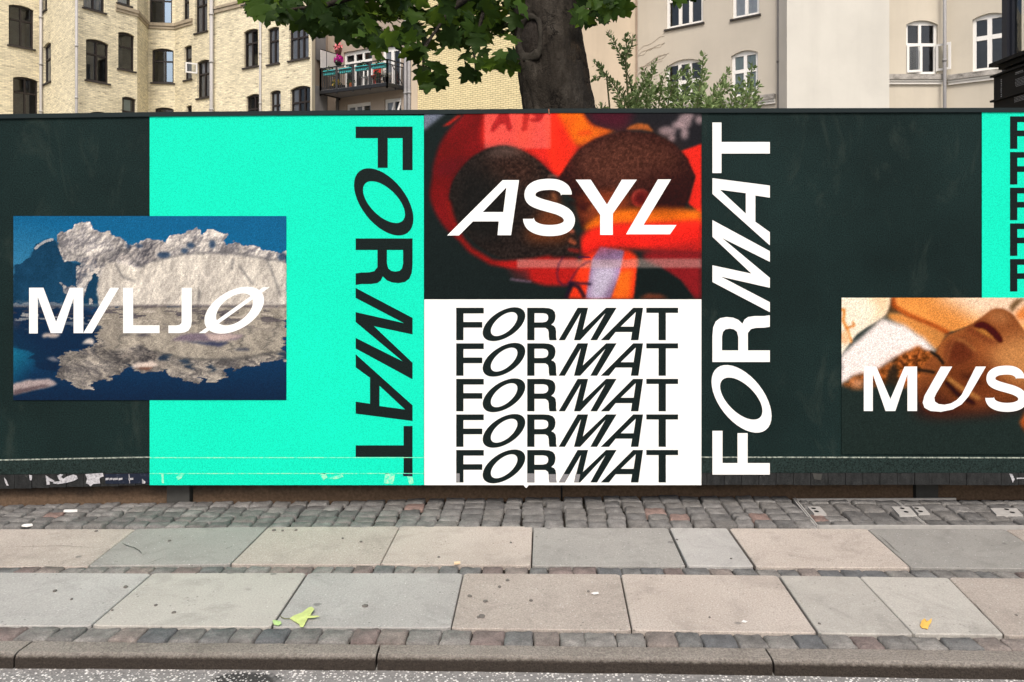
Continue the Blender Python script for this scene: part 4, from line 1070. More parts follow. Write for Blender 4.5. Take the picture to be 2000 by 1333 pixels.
MUS = [
    ([(382, 693), (490, 693), (612, 975), (735, 693), (843, 693), (843, 1078), (760, 1078), (760, 760), (655, 1078), (570, 1078), (460, 760), (460, 1078), (382, 1078)], []),
    ([(1050, 693), (1148, 693), (1010, 925), (993, 962), (998, 996), (1030, 1018), (1080, 1024), (1135, 1013), (1185, 985), (1228, 940), (1352, 693), (1440, 693), (1290, 950), (1230, 1020), (1150, 1065), (1050, 1085), (960, 1078), (908, 1050), (892, 1005), (908, 945)], []),
    ([(1425 + (x - 680) * 1.05, 685 + (y - 478) * 1.047) for x, y in S_SHAPE], []),
]
word(MUS, lambda u, v: (1600 + u / 4.4425, 560 + v / 4.4425), .016, M['white'], warm_p)

# ================================================================== BUILDINGS BEHIND THE HOARDING
UP = Vector((0, 0, 1))
class Facet:
    """upright wall between two (pixel, depth) plan points"""
    def __init__(s, x0, d0, x1, d1):
        s.a = Vector(((x0 - 1000) * d0 / F, d0, 0)); s.b = Vector(((x1 - 1000) * d1 / F, d1, 0))
        s.t = (s.b - s.a).normalized(); s.len = (s.b - s.a).length
        s.n = Vector((s.t.y, -s.t.x, 0))            # towards the street
    def u(s, px):
        k = (px - 1000) / F                          # x = k*y
        den = s.t.x - k * s.t.y
        return (k * s.a.y - s.a.x) / den
    def z(s, px, py):
        p = s.a + s.t * s.u(px)
        return CH + (HZ - py) * p.y / F
    def pt(s, u, z, out=0.0):
        p = s.a + s.t * u + s.n * out
        return Vector((p.x, p.y, z))

def wall(fc, zt, mat, parent, wins=(), z0=-0.3, reveal=0.13, arch=0.12, name='wall'):
    """wall sheet with real openings, reveals and segmental arches; wins = (u0,u1,z0,z1,arched)"""
    us = sorted({0.0, fc.len} | {u for w_ in wins for u in w_[:2]})
    zs = sorted({z0, zt} | {z for w_ in wins for z in w_[2:4]})
    vs, fs, uv = [], [], []
    def q(*ps):
        b = len(vs)
        for (u, z, o) in ps:
            vs.append(fc.pt(u, z, o)); uv.append((u + (o * .5), z))
        fs.append(tuple(range(b, b + len(ps))))
    for i in range(len(us) - 1):
        for j in range(len(zs) - 1):
            um, zm = (us[i] + us[i + 1]) / 2, (zs[j] + zs[j + 1]) / 2
            if any(w_[0] < um < w_[1] and w_[2] < zm < w_[3] for w_ in wins): continue
            q((us[i], zs[j], 0), (us[i + 1], zs[j], 0), (us[i + 1], zs[j + 1], 0), (us[i], zs[j + 1], 0))
    for (a, b, c, d, ar) in wins:
        rise = arch * (b - a) / 1.2 if ar else 0
        R_ = reveal
        q((a, c, 0), (a, c, -R_), (a, d, -R_), (a, d, 0)); q((b, c, -R_), (b, c, 0), (b, d, 0), (b, d, -R_))
        q((a, c, -R_), (a, c, 0), (b, c, 0), (b, c, -R_))
        k = 8
        arc = [(a + (b - a) * i / k, d - rise * (2 * i / k - 1) ** 2) for i in range(k + 1)]
        for (u0, za), (u1, zb) in zip(arc[:-1], arc[1:]):
            q((u0, za, -R_), (u0, za, 0), (u1, zb, 0), (u1, zb, -R_))
            if ar: q((u0, za, 0), (u1, zb, 0), (u1, d, 0), (u0, d, 0))
    return link_mesh(name, vs, fs, mat, parent, uvs=uv)

def window(fc, wn, style, parent, curtain=None, shiny=(), frame_mat='frame_dark', sill=None, reveal=0.13, room=True):
    a, b, c, d, ar = wn
    cols, rows_, ft, mt = style        # column fractions, row fractions, frame and bar thickness
    m = MB()
    fb = lambda u0, u1, z0, z1, o0, o1: m.fbox(fc.a, fc.t, fc.n, UP, u0, u1, o0, o1, z0, z1)
    o0, o1 = -reveal - .05, -reveal + .03
    fb(a, a + ft, c, d, o0, o1); fb(b - ft, b, c, d, o0, o1)
    fb(a + ft, b - ft, c, c + ft, o0, o1); fb(a + ft, b - ft, d - ft * 1.6, d, o0, o1)
    iu0, iu1, iz0, iz1 = a + ft, b - ft, c + ft, d - ft * 1.6
    ue = [iu0 + (iu1 - iu0) * f for f in cols]; ze = [iz0 + (iz1 - iz0) * f for f in rows_]
    for u_ in ue: fb(u_ - mt / 2, u_ + mt / 2, iz0, iz1, o0 + .004, o1 + .008)
    ul = [iu0] + ue + [iu1]
    for z_ in ze:
        for i_ in range(len(ul) - 1):
            lo = ul[i_] + (mt / 2 if i_ else 0); hi = ul[i_ + 1] - (mt / 2 if i_ < len(ul) - 2 else 0)
            fb(lo, hi, z_ - mt * .55, z_ + mt * .55, o0 + .004, o1 + .012)
    fr = m.build('window', M[frame_mat], parent)
    zl = [iz0] + ze + [iz1]
    for i_ in range(len(ul) - 1):
        for j_ in range(len(zl) - 1):
            lo = ul[i_] + (mt / 2 if i_ else 0); hi = ul[i_ + 1] - (mt / 2 if i_ < len(ul) - 2 else 0)
            z0_ = zl[j_] + (mt * .55 if j_ else 0); z1_ = zl[j_ + 1] - (mt * .55 if j_ < len(zl) - 2 else 0)
            og = -reveal - .012
            link_mesh('pane', [fc.pt(lo, z0_, og), fc.pt(hi, z0_, og), fc.pt(hi, z1_, og), fc.pt(lo, z1_, og)], [(0, 1, 2, 3)], M['glass_sky' if i_ in shiny else 'glass'], fr)
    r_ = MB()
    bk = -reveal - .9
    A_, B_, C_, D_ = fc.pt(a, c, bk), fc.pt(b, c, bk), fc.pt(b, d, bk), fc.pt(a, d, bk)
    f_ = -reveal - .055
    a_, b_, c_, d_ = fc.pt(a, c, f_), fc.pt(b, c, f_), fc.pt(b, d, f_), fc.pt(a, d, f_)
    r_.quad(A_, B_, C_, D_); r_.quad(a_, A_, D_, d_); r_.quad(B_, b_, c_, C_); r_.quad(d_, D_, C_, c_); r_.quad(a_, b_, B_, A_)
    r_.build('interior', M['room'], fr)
    if curtain:
        for (f0, f1, mat) in curtain:
            cm = MB(); k = 10; u0, u1 = iu0 + (iu1 - iu0) * f0, iu0 + (iu1 - iu0) * f1
            for i_ in range(k):
                x0_, x1_ = u0 + (u1 - u0) * i_ / k, u0 + (u1 - u0) * (i_ + 1) / k
                oA, oB = -reveal - .035 - .03 * (i_ % 2), -reveal - .035 - .03 * ((i_ + 1) % 2)
                cm.quad(fc.pt(x0_, iz0, oA), fc.pt(x1_, iz0, oB), fc.pt(x1_, iz1, oB), fc.pt(x0_, iz1, oA))
            cm.build('curtain', M[mat], fr)
    if sill:
        s_ = MB(); s_.fbox(fc.a, fc.t, fc.n, UP, a - .07, b + .07, -reveal + .032, .07, c - .07, c - .003)
        s_.build('sill', M[sill], fr)
    return fr

def pxwin(fc, x0, x1, yt, yb, ar=True):
    u0, u1 = fc.u(x0), fc.u(x1); xm = (x0 + x1) / 2
    return (max(u0, .06), min(u1, fc.len - .06), fc.z(xm, yb), fc.z(xm, yt), ar)

def pipe(px, dep, z1, rad, mat, parent, name='drainpipe'):
    m = MB(); X_ = (px - 1000) * dep / F
    m.tube([(X_, dep, -.2), (X_, dep, z1)], rad, 10)
    for zc in np.arange(1.2, z1, 2.3): m.tube([(X_, dep, zc), (X_, dep, zc + .09)], rad * 1.3, 10)
    return m.build(name, M[mat], parent, smooth=True)

# ---- old buff brick apartment house with bays
HT = 15.2
house = thing('apartment_building', (-14, 37, 0), 'old buff brick apartment building with bays and dark brown windows', 'building')
two = ([0.5], [0.66], .075, .07)
one = ([], [0.63], .075, .07)
sky2 = ([0.62], [0.66], .075, .06)
thr = ([0.36, 0.68], [0.62], .075, .07)
floors = []
specs = [
    # x0, d0, x1, d1, windows: (x0, x1, ytop, ybottom, style, curtain, shiny)
    ((-190, 33.6, 79, 38.0), [(17, 66, 11, 92, two, None, ()), (25.5, 74, 151, 236, two, None, ()), (-70, -12, -18, 84, two, None, ()), (-62, -6, 142, 236, two, None, ())]),
    ((79, 38.0, 146, 34.3), [(85, 99.5, 84, 162, one, [(0, 1, 'curtain_grey')], ()), (83.5, 92, -50, 21, one, [(0, 1, 'curtain_grey')], ())]),
    ((146, 34.3, 227, 36.0), [(168, 212.5, 78, 160, two, None, ()), (163, 205, -60, 20, two, [(0, 1, 'curtain_grey')], ()), (177, 222, 219, 300, two, None, ())]),
    ((227, 36.0, 268, 36.9), [(231, 263, 64, 137, one, None, ()), (229.5, 256, -60, 9, one, [(0.1, 0.9, 'curtain')], ()), (238.5, 267, 190, 262, one, [(.2, .8, 'blind')], ())]),
    ((268, 36.9, 289, 38.9), []),
    ((289, 38.9, 341.5, 39.1), [(297, 340.5, 95, 162, sky2, None, (1,)), (292, 336, -25, 46, sky2, None, (1,)), (303, 340.5, 210, 280, two, None, ())]),
    ((341.5, 39.1, 376, 38.2), [(360, 374.5, 89, 156, one, [(0, 1, 'curtain_grey')], ()), (357, 369.5, -20, 39, one, [(.2, 1, 'curtain_grey')], ()), (364, 375, 206, 280, one, None, ())]),
    ((376, 38.2, 412, 37.4), [(385, 410, 117, 191, two, [(.1, .9, 'curtain_grey')], ()), (381, 405, -20, 63, two, [(0, 1, 'curtain_grey')], ())]),
    ((412, 37.4, 608, 33.8), [(476, 504, 57, 131, two, [(.1, .36, 'curtain')], ()), (523, 545, 53, 125, two, [(0, .9, 'curtain_grey')], ()), (564.5, 603, 44, 116, thr, [(0, 1, 'curtain_grey')], ()),
                              (481, 510, 184, 262, two, None, ()), (528, 548, 177, 255, two, [(0, 1, 'curtain')], ()), (567, 606, 168, 246, thr, [(0, .3, 'curtain_grey')], ()), (474, 502, -72, 7, two, None, ())]),
]
for pl_, wl in specs:
    fc = Facet(*pl_)
    wn = [pxwin(fc, *w_[:4]) for w_ in wl]
    wn = [v for v in wn if v[1] - v[0] > .2]
    wall(fc, HT, M['brick_old'], house, wn)
    for v, w_ in zip(wn, wl):
        window(fc, v, w_[4], house, w_[5], w_[6], 'frame_dark', 'sill_dark')
# moulded string course that follows the bays, seen near the top
for pl_ in [s_[0] for s_ in specs[3:7]]:
    fc = Facet(*pl_); zc = CH + (HZ - 12) * 36.2 / F
    m = MB(); m.fbox(fc.a, fc.t, fc.n, UP, -.03, fc.len + .03, -.02, .09, zc - .16, zc); m.fbox(fc.a, fc.t, fc.n, UP, -.02, fc.len + .02, -.01, .05, zc - .30, zc - .165)
    m.build('string_course', M['string'], house)
fc = Facet(*specs[8][0]); zc = fc.z(455, 6)
m = MB(); m.fbox(fc.a, fc.t, fc.n, UP, 0, fc.len, -.01, .1, zc - .12, zc); m.fbox(fc.a, fc.t, fc.n, UP, 0, fc.len, -.01, .06, zc - .3, zc - .125); m.build('string_course', M['string'], house)
pipe(80, 37.6, HT, .075, 'pipe_grey', house); pipe(149.5, 34.1, HT, .06, 'pipe_grey', house); pipe(413, 37.1, HT, .09, 'pipe_grey', house)
fcX = Facet(*specs[8][0]); pX = fcX.pt(fcX.u(508.5), 0, .1); pipe(508.5, pX.y, HT, .055, 'pipe_grey', house)
# open white casement on the middle house
fcc = Facet(*specs[7][0]); v = pxwin(fcc, 385, 410, 117, 191)
hz0, hz1 = v[2] + (v[3] - v[2]) * .66, v[3] - .12
m = MB(); o_ = fcc.pt(v[0] + .02, 0, 0); dirv = (fcc.n * .9 - fcc.t * .42).normalized(); sidev = Vector((-dirv.y, dirv.x, 0))
for (a0, a1, b0, b1) in ((0, .55, hz0, hz0 + .07), (0, .55, hz1 - .07, hz1), (0, .07, hz0 + .07, hz1 - .07), (.48, .55, hz0 + .07, hz1 - .07)):
    m.fbox(o_, dirv, sidev, UP, a0, a1, -.02, .02, b0, b1)
cas = m.build('open_casement', M['frame_white'], house)
link_mesh('pane', [o_ + dirv * .07 + UP * (hz0 + .07), o_ + dirv * .48 + UP * (hz0 + .07), o_ + dirv * .48 + UP * (hz1 - .07), o_ + dirv * .07 + UP * (hz1 - .07)], [(0, 1, 2, 3)], M['glass'], cas)
# return wall and rendered recess behind the balcony
f9 = Facet(608, 33.8, 641, 35.6); wall(f9, HT, M['plaster_pinkish'], house)
m = MB(); m.fbox(f9.a, f9.t, f9.n, UP, -.05, .28, -.01, .05, -.3, HT); m.build('brick_corner', M['brick_old'], house)
f10 = Facet(641, 35.6, 806, 33.0)
wspec = [(671, 727, 98, 186, ([.34, .67], [.8], .1, .1), None), (746, 783, 90, 178, ([.5], [], .14, .16), [(.0, .3, 'curtain')]), (676, 724, 201, 260, ([.33, .66], [.4], .1, .1), [(0, .6, 'curtain_grey')]), (750, 784, 192, 260, ([.5], [], .1, .1), [(0, .5, 'curtain_grey')])]
wn = [pxwin(f10, *w_[:4], False) for w_ in wspec]
wall(f10, HT, M['plaster_pinkish'], house, wn)
for v, w_ in zip(wn, wspec): window(f10, v, w_[4], house, w_[5], (), 'frame_white', None)
v = wn[3]
m = MB(); o_ = f10.pt(v[0] + (v[1] - v[0]) * .55, 0, -.05); tl_ = (f10.t).normalized(); dn = (UP * -1 + f10.n * .38).normalized()
tp = v[3] - .1
for (a0, a1, l0, l1) in ((0, .42, 0, .08), (0, .42, .72, .8), (0, .08, .08, .72), (.34, .42, .08, .72)):
    m.fbox(o_ + UP * tp, tl_, dn, dn.cross(tl_), a0, a1, l0, l1, -.02, .02)
m.build('tilted_sash', M['frame_white'], house)
pX = f10.pt(f10.u(659), 0, .08); pipe(659, pX.y, HT, .07, 'pipe_dark', house)
for px_, mt_ in ((792, 'pipe_mid'), (799, 'pipe_mid')):
    pX = f10.pt(f10.u(px_), 0, .12); pipe(px_, pX.y, HT, .075, mt_, house)
# roof slab over everything of this house
m = MB(); pts = [Facet(*s_[0]).a for s_ in specs] + [f9.a, f9.b, f10.b, Vector((f10.b.x, 48, 0)), Vector((specs[0][0][0] * .025 - 34, 48, 0))]
b0 = [Vector((p.x, p.y, HT)) for p in pts]
m.add(b0, [tuple(range(len(b0)))]); m.build('roof', M['roof'], house)

# ---- balcony
bal = thing('balcony', W(700, 185, 33.3), 'steel balcony with black railing hung on the brick building', 'balcony')
zb = 8.33
C0 = Vector(((626 - 1000) * 34.15 / F, 34.15, zb)); C1 = Vector(((756 - 1000) * 32.4 / F, 32.4, zb))
K0 = Vector(((663 - 1000) * 35.2 / F, 35.2, zb)); K1 = Vector(((789 - 1000) * 33.2 / F, 33.2, zb))
m = MB(); m.hexa([C0, C1, K1, K0] + [p + UP * .14 for p in (C0, C1, K1, K0)]); m.build('slab', M['soffit'], bal)
def bar(a, b, w_, name, mat='black_metal', par=None):
    a, b = Vector(a), Vector(b); m_ = MB(); t = (b - a).normalized(); s_ = (UP.cross(t) if abs(t.z) < .9 else Vector((1, 0, 0))).normalized(); q_ = t.cross(s_)
    m_.fbox(a, t, s_, q_, 0, (b - a).length, -w_, w_, -w_, w_); return m_.build(name, M[mat], par or bal)
for p, q_ in ((C0, C1), (C1, K1), (C0, K0)):
    bar(p + UP * 1.10, q_ + UP * 1.10, .025, 'handrail'); bar(p + UP * .93, q_ + UP * .93, .016, 'rail'); bar(p + UP * .04, q_ + UP * .04, .07, 'edge_beam')
for p, q_, k in ((C0, C1, 4), (C1, K1, 2), (C0, K0, 1)):
    for i in range(k + 1):
        r_ = p.lerp(q_, i / k); bar(r_ - UP * .1, r_ + UP * 1.09, .035, 'railing_post')
bm_ = None
for p, q_, k in ((C0, C1, 34), (C1, K1, 11), (C0, K0, 9)):
    for i in range(1, k):
        r_ = p.lerp(q_, i / k)
        if bm_ is None:
            mm = MB(); mm.box(-.011, .011, -.011, .011, 0, .84); bm_ = mm.build('baluster', M['black_metal'], None)
            o = bm_
        else:
            o = bm_.copy(); COL.objects.link(o)
        o.location = r_ + UP * .1; hang(o, bal)
m = MB(); m.hexa([C0 + UP * 1.16, K0 + UP * 1.16, K0 + UP * 1.16 + Vector((.02, .0, 0)), C0 + UP * 1.16 + Vector((.02, 0, 0))] + [q_ + UP * z_ for q_, z_ in ((C0, 1.95), (K0, 1.95), (K0 + Vector((.02, 0, 0)), 1.95), (C0 + Vector((.02, 0, 0)), 1.95))])
scr = m.build('privacy_screen', plain('frosted screen', (.55, .54, .53, 1), .5), bal)
bar(C0 + UP * 1.97, K0 + UP * 1.97, .02, 'screen_rail'); bar(C0.lerp(K0, .3) + UP * 1.13, C0.lerp(K0, .3) + UP * 1.95, .025, 'screen_post')
bar(K1 + UP * .1, C1.lerp(K1, .3) + UP * .9, .012, 'brace')

def clump(center, r, k, mat, parent, name='foliage', size=.06, seed=1):
    rr = random.Random(seed); m_ = MB()
    for _ in range(k):
        d_ = Vector((rr.gauss(0, 1), rr.gauss(0, 1), rr.gauss(0, .8))); d_ = d_.normalized() * r * rr.random() ** .5
        c_ = Vector(center) + d_; n_ = Vector((rr.gauss(0, 1), rr.gauss(0, 1), rr.gauss(0, 1))).normalized()
        x_ = n_.orthogonal().normalized() * size * rr.uniform(.6, 1.2); y_ = n_.cross(x_) * .7
        m_.quad(c_ - x_, c_ - y_, c_ + x_, c_ + y_)
    return m_.build(name, mat, parent)
MP = {'turq': plain('turquoise plastic', (.07, .50, .52, 1), .5), 'leafg': plain('plant green', (.035, .075, .02, 1), .7, .2, .4, 8), 'pink': plain('salmon petals', (.75, .22, .25, 1), .7, .2, .2), 'mag': plain('magenta petals', (.55, .03, .30, 1), .7, .2, .2),
      'orange': plain('orange clay', (.62, .16, .04, 1), .7), 'red': plain('red plastic', (.55, .04, .02, 1), .5), 'yel': plain('yellow petals', (.55, .38, .05, 1), .7), 'wpet': plain('white petals', (.75, .74, .7, 1), .7), 'trough': plain('dark trough', (.02, .018, .017, 1), .7)}
inw = (K0 - C0).normalized()
for i, (f0, f1) in enumerate(((.04, .21), (.28, .46), (.53, .70), (.77, .95))):
    a_, b_ = C0.lerp(C1, f0) + UP * .80, C0.lerp(C1, f1) + UP * .80
    t_ = (b_ - a_).normalized(); nn_ = Vector((-t_.y, t_.x, 0))
    pt_ = thing('planter_box', a_, ['ribbed turquoise planter on the rail beside the white screen', 'ribbed turquoise planter below the magenta flowers', 'ribbed turquoise planter above the orange pot', 'ribbed turquoise planter nearest the white balcony door'][i], 'planter', 'turquoise planters on the balcony rail')
    m = MB(); L_ = (b_ - a_).length
    m.fbox(a_, t_, nn_, UP, 0, L_, .03, .19, 0, .17); m.fbox(a_, t_, nn_, UP, -.02, L_ + .02, .02, .20, .17, .20)
    for k in range(9): m.fbox(a_, t_, nn_, UP, L_ * (k + .3) / 9, L_ * (k + .6) / 9, .19, .205, .0, .165)
    m.build('box', MP['turq'], pt_)
    clump((a_ + b_) / 2 + UP * .26 + nn_ * .1, .16, 40, MP['leafg'] if i != 1 else MP['wpet'], pt_, 'plant', .05, i)
def pot(name, label, cat, c_, r_, h_, pm, fm, fr__, k, seed, hang_=None, up=0.0):
    th = thing(name, c_, label, cat)
    m_ = MB(); m_.tube([c_, c_ + UP * h_, c_ + UP * (h_ + .03)], [r_ * .72, r_, r_ * 1.08], 10); m_.build('pot', pm, th, True)
    clump(c_ + UP * (h_ + fr__ * .55), fr__, k, fm, th, 'blossom', .07, seed)
    clump(c_ + UP * (h_ + fr__ * .3), fr__ * .8, k // 3, MP['leafg'], th, 'leaf_clump', .06, seed + 5)
    return th
pot('flower_basket', 'salmon pink flower basket hanging above the magenta one', 'flower basket', W(661, 108, 34.4), .15, .22, plain('brown basket', (.12, .05, .04, 1)), MP['pink'], .21, 90, 3)
pot('flower_basket', 'magenta flower basket hanging below the salmon pink one', 'flower basket', W(661, 128, 34.2), .16, .10, MP['trough'], MP['mag'], .24, 110, 4)
fl_ = lambda f, dep: C0.lerp(C1, f) + inw * dep + UP * .145
pot('flower_pot', 'small orange clay pot on the balcony floor', 'flower pot', fl_(.40, .3), .11, .2, MP['orange'], MP['leafg'], .17, 60, 6)
pot('flower_pot', 'dark pot with white blooms at the railing corner', 'flower pot', fl_(.92, .3), .13, .25, MP['trough'], MP['wpet'], .24, 70, 8)
pot('flower_pot', 'dark pot of bushy green leaves beside the red stool', 'flower pot', fl_(.80, .35), .13, .25, MP['trough'], MP['leafg'], .26, 90, 9)
th = thing('trough', fl_(.08, .2), 'dark trough of yellow flowers on the balcony floor', 'planter')
t_ = (C1 - C0).normalized(); nn_ = Vector((t_.y, -t_.x, 0))
m = MB(); m.fbox(fl_(.08, .3), t_, nn_, UP, 0, .75, -.1, .1, 0, .2); m.build('box', MP['trough'], th); clump(fl_(.17, .3) + UP * .3, .22, 80, MP['yel'], th, 'blossom', .06, 12); clump(fl_(.17, .3) + UP * .26, .25, 60, MP['leafg'], th, 'leaf_clump', .06, 13)
def stool(name, label, cat, c_, mat, back):
    th_ = thing(name, c_, label, cat)
    m_ = MB(); m_.fbox(c_, t_, nn_, UP, -.2, .2, -.2, .2, .42, .46); m_.build('seat', mat, th_)
    for sx_ in (-1, 1):
        for sy_ in (-1, 1):
            bar(c_ + t_ * .17 * sx_ + nn_ * .17 * sy_, c_ + t_ * .17 * sx_ + nn_ * .17 * sy_ + UP * .42, .02, 'leg', 'frame_white', th_).data.materials[0] = mat
    if back:
        m_ = MB(); m_.fbox(c_, t_, nn_, UP, -.2, .2, -.2, -.16, .46, .86); m_.build('backrest', mat, th_)
stool('chair', 'white garden chair behind the balcony railing', 'chair', fl_(.60, .55), M['frame_white'], True)
stool('chair', 'red garden chair behind the balcony railing', 'chair', fl_(.71, .5), MP['red'], True)

# ---- yellow brick gable house
gable = thing('gable_house', (-1, 31, 0), 'yellow brick gable wall house behind the maple trunk', 'building')
fg = Facet(806, 33.0, 1092, 28.4); wall(fg, 15.0, M['brick_yellow'], gable)
m = MB(); m.fbox(fg.a, fg.t, fg.n, UP, -.05, .32, .003, .04, -.3, 15.0); m.build('corner_strip', M['plaster_peach'], gable)
m = MB(); m.quad(Vector((fg.a.x, fg.a.y, 15)), Vector((fg.b.x, fg.b.y, 15)), Vector((fg.b.x, 45, 15)), Vector((fg.a.x, 45, 15))); m.build('roof', M['roof'], gable)

# ---- plastered house with white windows
cream = thing('plastered_house', (12, 28, 0), 'beige plastered building with white windows and a stained ledge', 'building')
fA = Facet(1070, 28.9, 1242, 31.2); wall(fA, 14.5, M['plaster_peach'], cream)
fB = Facet(1242, 31.2, 1562, 27.0)
w3 = ([.34, .67], [.62], .11, .13); w2 = ([.5], [.6], .11, .12); w3b = ([.34, .67], [.5], .11, .13)
wl = [(1301, 1373, -45, 51, w3, None), (1430, 1483, -62, 33, w2, [(0, 1, 'curtain')]), (1300, 1372, 116, 200, w3b, None), (1428, 1480, 99, 188, w2, [(0, 1, 'blind')]), (1531, 1548, -45, 15, w2, None), (1531, 1548, 87, 182, w2, None)]
wn = [pxwin(fB, *w_[:4], True) for w_ in wl]
wall(fB, 14.5, M['plaster_beige'], cream, wn, arch=.16)
for v, w_ in zip(wn, wl): window(fB, v, w_[4], cream, w_[5], (), 'frame_white', 'sill_dark' if w_[2] < 0 else None)
fC = Facet(1537, 26.5, 1737, 26.5); wall(fC, 14.5, M['plaster_cream'], cream)
for fx_, mt_ in ((fC.a, 1), (fC.b, -1)):
    m = MB(); m.quad(fx_ + UP * -.3, Vector((fx_.x, 28.2, -.3)), Vector((fx_.x, 28.2, 14.5)), fx_ + UP * 14.5); m.build('side_wall', M['plaster_cream'], cream)
fD = Facet(1680, 27.5, 1846, 27.5); fE = Facet(1846, 27.5, 2120, 24.9)
wD = [pxwin(fD, 1770, 1832, 40, 145, True)]; wE = [pxwin(fE, 1899, 1966, 26, 137, True)]
wall(fD, 14.5, M['plaster_sand'], cream, wD, arch=.16); wall(fE, 14.5, M['plaster_sand'], cream, wE, arch=.16)
window(fE, wE[0], ([.5], [.62], .11, .14), cream, None, (), 'frame_white')
window(fD, wD[0], ([.46], [.58], .10, .10), cream, None, (), 'frame_white')
def casement(fc, o_, dirv, wd_, z0, z1, par):
    sv = Vector((-dirv.y, dirv.x, 0)); m_ = MB()
    for (a0, a1, b0, b1) in ((0, wd_, z0, z0 + .08), (0, wd_, z1 - .08, z1), (0, .08, z0 + .08, z1 - .08), (wd_ - .08, wd_, z0 + .08, z1 - .08)):
        m_.fbox(o_, dirv, sv, UP, a0, a1, -.025, .025, b0, b1)
    c_ = m_.build('open_casement', M['frame_white'], par)
    link_mesh('pane', [o_ + dirv * a_ + UP * z_ for a_, z_ in ((.08, z0 + .08), (wd_ - .08, z0 + .08), (wd_ - .08, z1 - .08), (.08, z1 - .08))], [(0, 1, 2, 3)], M['glass'], c_)
v = wD[0]
casement(fD, fD.pt(v[1] - .05, 0, -.04), (fD.t * .62 + fD.n * .78).normalized(), .5, v[2] + .1, v[2] + (v[3] - v[2]) * .55, cream)
casement(fD, fD.pt(v[0] + .05, 0, -.06), (fD.t * .95 + fD.n * .3).normalized(), .5, v[2] + .06, v[2] + (v[3] - v[2]) * .55, cream)
for fc, x0, x1 in ((fD, 1700, 1838), (fE, 1852, 2100), (fB, 1243, 1515), (fB, 1527, 1561)):
    zc = fc.z(1790 if fc is fD else (1900 if fc is fE else 1500), 147 if fc is fD else (142.5 if fc is fE else 186))
    u0, u1 = max(0, fc.u(x0)), min(fc.len, fc.u(x1))
    m = MB(); m.fbox(fc.a, fc.t, fc.n, UP, u0, u1, -.01, .17, zc - .18, zc); m.build('ledge', M['ledge'], cream)
    m = MB(); m.fbox(fc.a, fc.t, fc.n, UP, u0, u1, -.01, .12, zc - .25, zc - .183); m.fbox(fc.a, fc.t, fc.n, UP, u0, u1, -.01, .08, zc - .34, zc - .253); m.build('stucco_band', M['band'], cream)
pX = fB.pt(fB.u(1521), 0, .16); pipe(1521, pX.y, 14.5, .055, 'pipe_dark', cream); pipe(1845, 27.2, 14.5, .06, 'pipe_mid', cream)
pX = fB.pt(.06, 0, .04); m = MB(); m.tube([(pX.x, pX.y, -.2), (pX.x, pX.y, 14.5)], .035, 6); m.build('corner_crack_pipe', plain('pinkish conduit', (.30, .235, .185, 1)), cream)
m = MB(); m.add([Vector((p.x, p.y, 14.5)) for p in (fA.a, fA.b, fB.b, fC.a, fC.b, fD.b, fE.b, Vector((fE.b.x, 42, 0)), Vector((fA.a.x, 42, 0)))], [tuple(range(9))]); m.build('roof', M['roof'], cream)
# bare creeper stems on the plaster
m = MB()
for k in range(9):
    u_ = .12; z_ = CH + (HZ - rnd.uniform(45, 205)) * 31 / F; pts = []
    for j in range(7):
        pts.append(fB.pt(u_, z_, .012)); u_ += rnd.uniform(.12, .26); z_ += rnd.uniform(-.02, .16)
    m.tube(pts, .006, 4)
m.build('creeper_stem', plain('dry creeper', (.36, .30, .24, 1)), cream)

# ---- dark glazed kiosk and its sign at the edge of the picture
dk = thing('glazed_building', W(1985, 300, 14.8), 'dark steel and glass building corner behind the black sign', 'building')
fk = Facet(1962, 15.2, 2320, 11.6)
m = MB()
for u0, u1, o in ((0, .13, .06), (.13, .2, .0), (1.9, 2.0, .05)): m.fbox(fk.a, fk.t, fk.n, UP, u0, u1, -.2, o, -.2, 8.5)
m.build('steel_post', plain('dark blue steel', (.022, .024, .032, 1), .4, .4), dk)
def pane_(u0, u1, z0, z1, mat): link_mesh('pane', [fk.pt(u0, z0, -.05), fk.pt(u1, z0, -.05), fk.pt(u1, z1, -.05), fk.pt(u0, z1, -.05)], [(0, 1, 2, 3)], mat, dk)
pane_(.2, .40, -.2, 8.5, M['glass']); pane_(.41, 1.9, -.2, 8.5, M['glass'])
m = MB(); m.fbox(fk.a, fk.t, fk.n, UP, .41, 4.0, -.5, -.4, -.2, 8.5); m.build('pale_blind', plain('pale blind', (.40, .41, .38, 1), .8, .2, .3, 3), dk)
m = MB(); m.fbox(fk.a, fk.t, fk.n, UP, .0, .41, -2.2, -2.1, -.2, 8.5); m.build('dark_interior', plain('dim interior', (.045, .045, .038, 1), .8, .2, .7, 3), dk)
sg = thing('sign_tower', W(1960, 300, 14.0), 'black slatted sign tower with tiny white lettering above the hoarding', 'sign')
fs_ = Facet(1941, 14.0, 2230, 10.6)
bk_ = plain('black sign enamel', (.007, .0075, .0085, 1), .6, .12)
zA, zB, zC, zD = fs_.z(1943, 149), fs_.z(1943, 212), fs_.z(1941, 198), fs_.z(1943, 126)
m = MB(); m.fbox(fs_.a, fs_.t, fs_.n, UP, 0, 3.5, -.30, 0, zC + .015, zA - .02); m.build('sign_board', bk_, sg)
m = MB(); m.fbox(fs_.a, fs_.t, fs_.n, UP, 0, 3.5, -.30, 0, 1.0, zC - .02); m.build('sign_board', bk_, sg)
m = MB(); m.fbox(fs_.a, fs_.t, fs_.n, UP, -.04, 3.5, -.33, .05, zA - .02, zA + .012); m.build('ledge', bk_, sg)
m = MB(); m.fbox(fs_.a, fs_.t, fs_.n, UP, -.04, 3.5, -.33, .05, zC - .02, zC + .012); m.build('ledge', bk_, sg)
